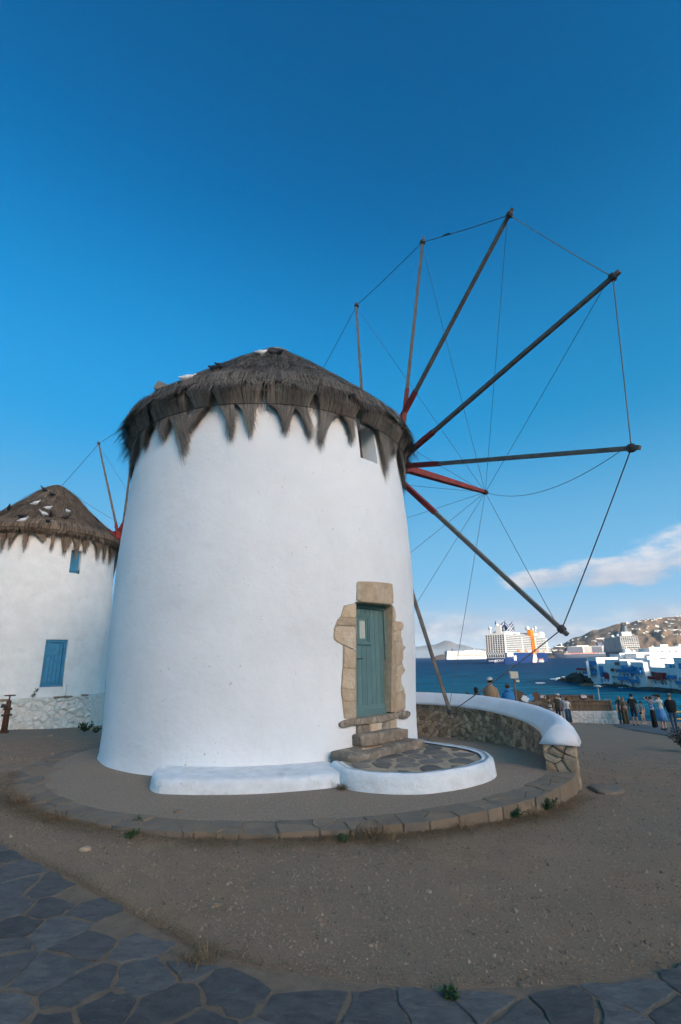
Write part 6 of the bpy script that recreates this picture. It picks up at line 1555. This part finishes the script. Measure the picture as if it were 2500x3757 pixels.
def person(loc, h, face, label, top, bottom, shoes='shoe_dark', hair='hair_dark', arms=('down', 'down'), hat=None, sleeves='short', legs='long', extras=(), stride=.0, lean=0.0, skin='skin', bust=1.0):
    """one continuous body grown over a skeleton; clothing regions by limb; hair, hat and bags are parts"""
    s = h / 1.75; root = empty('person', loc, False, face); tag(root, label, 'person')
    V, E, Rr, T = [], [], [], []
    def v(p, r, t): V.append(Vector(p) * s); Rr.append(r * s); T.append(t); return len(V) - 1
    def e(a, b): E.append((a, b))
    ly = lean
    pel = v((0, 0, .96), .125, 'bottom'); wa = v((0, .01 + ly * .3, 1.10), .118, 'top'); ch = v((0, .01 + ly * .7, 1.30), .135, 'top'); sh = v((0, ly, 1.42), .095, 'top'); ne = v((0, .01 + ly, 1.50), .055, 'skin'); hb = v((0, .03 + ly * 1.1, 1.58), .078, 'skin'); hm = v((0, .03 + ly * 1.1, 1.645), .092, 'skin'); ht = v((0, .02 + ly * 1.1, 1.70), .070, 'skin')
    for a, b in ((pel, wa), (wa, ch), (ch, sh), (sh, ne), (ne, hb), (hb, hm), (hm, ht)): e(a, b)
    nose = v((0, .125 + ly * 1.1, 1.625), .014, 'skin'); e(hm, nose)
    for sx in (-1, 1):
        fw = stride * sx
        hp = v((.085 * sx, 0, .90), .098, 'bottom'); kn = v((.095 * sx, .02 + fw * .5, .50), .062, 'knee'); an = v((.10 * sx, -.02 + fw, .10), .044, 'ankle'); to = v((.115 * sx, .12 + fw, .035), .036, 'shoe'); he = v((.10 * sx, -.04 + fw, .045), .040, 'shoe')
        for a, b in ((pel, hp), (hp, kn), (kn, an), (an, he), (he, to)): e(a, b)
        so = Vector((.175 * sx, ly, 1.40)); mode = arms[0 if sx < 0 else 1]
        if mode == 'down': el, wr, hd = (.235 * sx, -.02, 1.13), (.245 * sx, .06, .89), (.245 * sx, .09, .80)
        elif mode == 'pocket': el, wr, hd = (.29 * sx, -.07, 1.15), (.20 * sx, .04, .95), (.18 * sx, .06, .90)
        elif mode == 'camera': el, wr, hd = (.27 * sx, .20, 1.30), (.10 * sx, .24, 1.53), (.055 * sx, .21, 1.62)
        elif mode == 'high': el, wr, hd = (.33 * sx, .10, 1.52), (.20 * sx, .26, 1.64), (.10 * sx, .26, 1.68)
        elif mode == 'raise': el, wr, hd = (.27 * sx, .12, 1.42), (.25 * sx, .22, 1.64), (.24 * sx, .24, 1.73)
        elif mode == 'across': el, wr, hd = (.24 * sx, .05, 1.14), (.03 * sx, .22, 1.10), (-.06 * sx, .21, 1.11)
        elif mode == 'fold': el, wr, hd = (.23 * sx, .08, 1.14), (.10 * sx, .26, 1.20), (.04 * sx, .29, 1.24)
        S = v(so, .066, 'top'); EL = v((el[0], el[1] + ly, el[2]), .046, 'elbow'); WR = v((wr[0], wr[1] + ly, wr[2]), .032, 'wrist'); HD = v((hd[0], hd[1] + ly, hd[2]), .036, 'skin')
        for a, b in ((sh, S), (S, EL), (EL, WR), (WR, HD)): e(a, b)
        d = (V[HD] - V[WR]).normalized(); sd = d.cross(Vector((0, 1, .3))).normalized()
        for k in range(4):
            f0 = v((V[HD] + (d * .045 + sd * (k - 1.5) * .018) * s) / s, .0095, 'skin'); f1 = v((V[HD] + (d * (.085 + .008 * (k in (1, 2))) + sd * (k - 1.5) * .018 + Vector((0, .012, 0))) * s) / s, .008, 'skin'); e(HD, f0); e(f0, f1)
        t0 = v((V[WR] + (d * .04 + sd * .045) * s) / s, .010, 'skin'); e(HD, t0)
    me = bpy.data.meshes.new('body'); me.from_pydata([tuple(p) for p in V], E, []); o = bpy.data.objects.new('body_tmp', me); COL.objects.link(o)
    sk = o.modifiers.new('skin', 'SKIN'); sk.use_smooth_shade = True
    if not me.skin_vertices: me.attributes  # the layer comes with the modifier
    if len(me.skin_vertices) == 0:
        bm = bmesh.new(); bm.from_mesh(me); bm.verts.layers.skin.verify(); bm.to_mesh(me); bm.free()
    for i, q in enumerate(me.skin_vertices[0].data): q.radius = (Rr[i], Rr[i]); q.use_root = (i == pel)
    ss = o.modifiers.new('sub', 'SUBSURF'); ss.levels = 1; ss.render_levels = 1
    dg = bpy.context.evaluated_depsgraph_get(); dg.update(); bme = bpy.data.meshes.new_from_object(o.evaluated_get(dg)); bpy.data.objects.remove(o)
    mats = [M[skin], CL[top], CL[bottom], CL[shoes]]; bme.materials.clear()
    for m_ in mats: bme.materials.append(m_)
    segs = [(V[a], V[b], T[a], T[b]) for a, b in E]
    for p in bme.polygons:
        c_ = p.center; best = None
        for a, b, ta, tb in segs:
            d = b - a; t = max(0, min(1, (c_ - a).dot(d) / max(d.length_squared, 1e-9))); q = (c_ - (a + d * t)).length
            if best is None or q < best[0]: best = (q, t, ta, tb)
        _, t, ta, tb = best; z = c_.z / s; k = 0
        if 'shoe' in (ta, tb): k = 3
        elif {ta, tb} & {'bottom', 'knee', 'ankle'} and not {ta, tb} & {'top'}:
            if legs == 'long': k = 2 if z > .09 else 3
            elif legs == 'short': k = 2 if z > .52 else 0
            else: k = 0 if z < .8 else 2
        elif (ta, tb) in (('top', 'elbow'),): k = 1 if (sleeves == 'long' or (sleeves == 'short' and t < .7)) else 0
        elif (ta, tb) == ('elbow', 'wrist'): k = 1 if sleeves == 'long' else 0
        elif ta == 'bottom' and tb == 'top': k = 1 if z > 1.0 else 2
        elif ta == 'top' and tb == 'top': k = 1
        elif ta == 'top' and tb == 'skin': k = 1 if t < .4 else 0
        p.material_index = k; p.use_smooth = True
    put('body', bme, root)
    hc = Vector((0, .018 + ly * 1.1, 1.66)) * s
    if hair:
        mb = MB(); mb.ball(hc + Vector((0, -.016, .008)) * s, (.092 * s, .100 * s, .092 * s), 14, 9)
        mb.v = [p if Vector(p).y < hc.y + .055 * s or p[2] > hc.z + .045 * s else (p[0], hc.y + .055 * s, p[2]) for p in mb.v]
        if 'long' in extras: mb.tube([hc + Vector((0, -.07, .03)) * s, hc + Vector((0, -.10, -.10)) * s, hc + Vector((0, -.10, -.26)) * s], [.085 * s, .080 * s, .05 * s], 10)
        if 'bun' in extras: mb.ball(hc + Vector((0, -.12, .02)) * s, .05 * s, 8, 6)
        mb.build('hair', CL[hair], root, smooth=True)
    if hat:
        mb = MB(); mb.ball(hc + Vector((0, -.005, .025)) * s, (.100 * s, .112 * s, .090 * s), 14, 8); mb.v = [(p[0], p[1], max(p[2], hc.z + .01 * s)) for p in mb.v]
        dr = -1 if 'backward' in extras else 1
        mb.add([hc + Vector(q) * s for q in ((-.075, .07 * dr, .035), (.075, .07 * dr, .035), (.06, .185 * dr, .015), (-.06, .185 * dr, .015), (-.075, .07 * dr, .022), (.075, .07 * dr, .022), (.06, .185 * dr, .005), (-.06, .185 * dr, .005))], [(0, 1, 2, 3), (7, 6, 5, 4), (2, 6, 7, 3), (0, 3, 7, 4), (1, 5, 6, 2)])
        mb.build('cap', CL[hat], root, smooth=True)
    if 'glasses' in extras:
        mb = MB(); mb.box(hc + Vector((0, .088, -.012)) * s, (.135 * s, .02 * s, .035 * s)); mb.build('sunglasses', CL['black'], root)
    if 'skirt' in extras:
        mb = MB(); mb.lathe([(.118 * s, 1.06 * s), (.165 * s, .95 * s), (.20 * s, .72 * s), (.24 * s, .47 * s), (.22 * s, .47 * s)], 18); mb.build('skirt', CL[bottom], root, smooth=True)
    if 'dress' in extras:
        mb = MB(); mb.lathe([(.14 * s, 1.28 * s), (.15 * s, 1.05 * s), (.19 * s, .75 * s), (.23 * s, .30 * s), (.21 * s, .30 * s)], 18); mb.build('dress', CL[bottom], root, smooth=True)
    if 'wide' in extras:
        for sx in (-1, 1): mb = MB(); mb.lathe([(.10 * s, .92 * s), (.105 * s, .6 * s), (.12 * s, .08 * s), (.10 * s, .08 * s)], 12, (.095 * sx * s, 0, 0)); mb.build('trouser_leg', CL[bottom], root, smooth=True)
    if 'hood' in extras:
        mb = MB(); mb.ball(Vector((0, -.06 + ly, 1.50)) * s, (.13 * s, .11 * s, .09 * s), 12, 7); mb.build('hood', CL[top], root, smooth=True)
    if 'bulk' in extras:
        mb = MB(); mb.lathe([(.17 * s, .90 * s), (.21 * s, 1.0 * s), (.225 * s, 1.2 * s), (.215 * s, 1.35 * s), (.12 * s, 1.47 * s)], 16, (0, ly * .6, 0)); mb.v = [(p[0], p[1] * .72, p[2]) for p in mb.v]; mb.build('jacket', CL[top], root, smooth=True)
    if 'backpack' in extras:
        bm = bmesh.new(); bmesh.ops.create_cube(bm, size=1); bmesh.ops.bevel(bm, geom=bm.edges[:], offset=.18, segments=3, affect='EDGES')
        for q in bm.verts: q.co = Vector((q.co.x * .30, -.20 + q.co.y * .17, 1.20 + q.co.z * .46)) * s
        b_ = bpy.data.meshes.new('backpack'); bm.to_mesh(b_); bm.free(); b_.materials.append(CL['charcoal']); put('backpack', b_, root)
    if 'bag' in extras:
        bm = bmesh.new(); bmesh.ops.create_cube(bm, size=1); bmesh.ops.bevel(bm, geom=bm.edges[:], offset=.2, segments=3, affect='EDGES')
        for q in bm.verts: q.co = Vector((.20 + q.co.x * .16, .12 + q.co.y * .12, .86 + q.co.z * .20)) * s
        b_ = bpy.data.meshes.new('shoulder_bag'); bm.to_mesh(b_); bm.free(); b_.materials.append(CL['charcoal']); put('shoulder_bag', b_, root)
        mb = MB(); mb.tube([Vector(q) * s for q in ((.20, .12, .95), (.05, .155, 1.25), (-.12, .06, 1.45), (-.10, -.12, 1.40), (.14, -.14, 1.05), (.22, .06, .95))], .012 * s, 5); mb.build('bag_strap', CL['charcoal'], root)
    if 'camera' in extras:
        mb = MB(); cz = hc + Vector((0, .19, .0)) * s; mb.box(cz, (.14 * s, .07 * s, .09 * s)); mb.tube([cz + Vector((0, .03, 0)) * s, cz + Vector((0, .13, 0)) * s], .038 * s, 10); mb.build('camera_body', CL['black'], root)
    if 'phone' in extras:
        mb = MB(); mb.box(Vector((.24, .27, 1.80)) * s, (.075 * s, .01 * s, .15 * s)); mb.build('phone', CL['black'], root)
    return root
def spot(px, py_head, Y):
    P = at_y(px, py_head, Y); gz_ = ground_z(P.x, P.y); return (P.x, P.y, gz_), P.z - gz_
def put_person(px, py, Y, face, label, *a, hmin=1.45, hmax=1.9, **k):
    (x, y, z), h = spot(px, py, Y); return person((x, y, z), min(hmax, max(hmin, h)), R(face), label, *a, **k)
# right-hand group (face 0 = looking away from the viewer)
put_person(2268, 2549, 34, 175, 'bald man in dark shirt half hidden behind the woman with sunglasses', 'dkgreen', 'charcoal', hair=None, sleeves='short')
put_person(2283, 2557, 32.6, 165, 'woman in khaki top and sunglasses with arm across and shoulder bag', 'khaki', 'olive', 'shoe_white', hair='hair_blond', arms=('across', 'down'), sleeves='short', extras=('glasses', 'bag', 'wide'))
put_person(2314, 2545, 31.5, -35, 'man in black t-shirt and shorts with dark backpack', 'black', 'navy', 'shoe_dark', hair='hair_dark', legs='short', extras=('backpack',))
put_person(2349, 2573, 36.5, 180, 'man in grey t-shirt, cap and beige shorts beyond the backpacker', 'grey', 'beige', 'shoe_white', hair='hair_dark', hat='navy', legs='short', arms=('pocket', 'down'), hmin=1.4, extras=('bag',))
put_person(2384, 2554, 29.2, 40, 'woman in floral blouse and black trousers raising a camera', 'floral', 'black', 'shoe_dark', hair='hair_brown', arms=('high', 'high'), extras=('camera', 'bag', 'wide'))
put_person(2414, 2546, 26.2, 20, 'woman in white t-shirt and blue skirt photographing', 'white', 'skirt', 'shoe_dark', hair='hair_brown', arms=('camera', 'camera'), legs='bare', extras=('camera', 'skirt', 'bag'), skin='skin_pale')
put_person(2452, 2543, 23.6, -15, 'person in black sweater and jeans seen from behind at right', 'black', 'jeans', 'shoe_dark', hair='hair_grey', sleeves='long', arms=('fold', 'fold'), stride=.16, extras=('bulk',))
# group by the fence
put_person(2013, 2559, 33.5, 150, 'woman in olive jacket and striped dress raising a phone', 'olive', 'stripe', hair='hair_dark', sleeves='long', arms=('down', 'raise'), legs='bare', extras=('dress', 'glasses', 'phone', 'long'))
put_person(2040, 2546, 32.5, 10, 'broad man in dark green t-shirt and grey cap, back turned', 'dkgreen', 'navy', hair='hair_grey', hat='grey', extras=('bulk',))
put_person(2047, 2545, 35.0, 170, 'person in white shirt and cap behind the broad man', 'white', 'navy', hair='hair_grey', hat='white')
put_person(2062, 2554, 33.6, 175, 'man in light blue shirt and pale trousers with shoulder strap', 'ltblue', 'ltblue', hair='hair_grey', arms=('down', 'across'), sleeves='long', extras=('bag',))
put_person(2078, 2560, 33.0, 5, 'woman in cream t-shirt and wide blue jeans, back turned', 'white', 'jeans', hair='hair_brown', extras=('bun', 'wide'), arms=('fold', 'down'))
# people behind the parapet coping
put_person(1714, 2541, 22.0, 60, 'child with brown hair in white top behind the coping', 'white', 'navy', hair='hair_brown', hmin=1.2, extras=('bun',))
put_person(1746, 2521, 20.0, -10, 'person with long black hair and black top behind the coping', 'black', 'black', hair='hair_dark', extras=('long', 'bulk'), sleeves='long', hmin=1.3)
put_person(1796, 2483, 18.6, -30, 'man in tan t-shirt wearing a backward white cap', 'tan', 'navy', hair='hair_dark', hat='white', extras=('backward', 'bulk'), hmin=1.6)
put_person(1862, 2510, 21.5, -8, 'person in bright blue hooded jacket behind the coping', 'blue', 'navy', hair='hair_brown', sleeves='long', arms=('fold', 'fold'), extras=('hood', 'bulk'), hmin=1.4, lean=.06)
put_person(1903, 2549, 25.0, 170, 'older man in olive jacket and cap facing the viewer behind the coping', 'olive', 'olive', hair='hair_grey', hat='khaki', sleeves='long', extras=('glasses', 'bulk'), hmin=1.2)
for px, lb in ((1541, 'head just showing over the coping next to the mill wall'), (1566, 'fair head showing over the coping, second from the mill'), (1598, 'dark head showing over the coping left of the lowest spoke')):
    put_person(px, 2538, 26, 0, lb, 'white', 'navy', hair='hair_blond' if px == 1566 else 'hair_dark', hmin=1.0)
# ---------------------------------------------------------------- the sea air
def build_haze():
    m = bpy.data.materials.new('sea_haze'); m.use_nodes = True; nt = m.node_tree; nt.nodes.clear()
    out = nt.nodes.new('ShaderNodeOutputMaterial'); v = nt.nodes.new('ShaderNodeVolumePrincipled')
    v.inputs['Color'].default_value = (.62, .80, 1.0, 1); v.inputs['Density'].default_value = 1.7e-5; v.inputs['Anisotropy'].default_value = .0
    nt.links.new(v.outputs[0], out.inputs['Volume'])
    mb = MB(); mb.bbox(-47000, 47000, -47000, 47000, SEA - 3, 420.0)
    o = mb.build('haze', m); tag(o, 'thin pale sea haze filling the air over the bay', 'haze', kind='stuff')
build_haze()
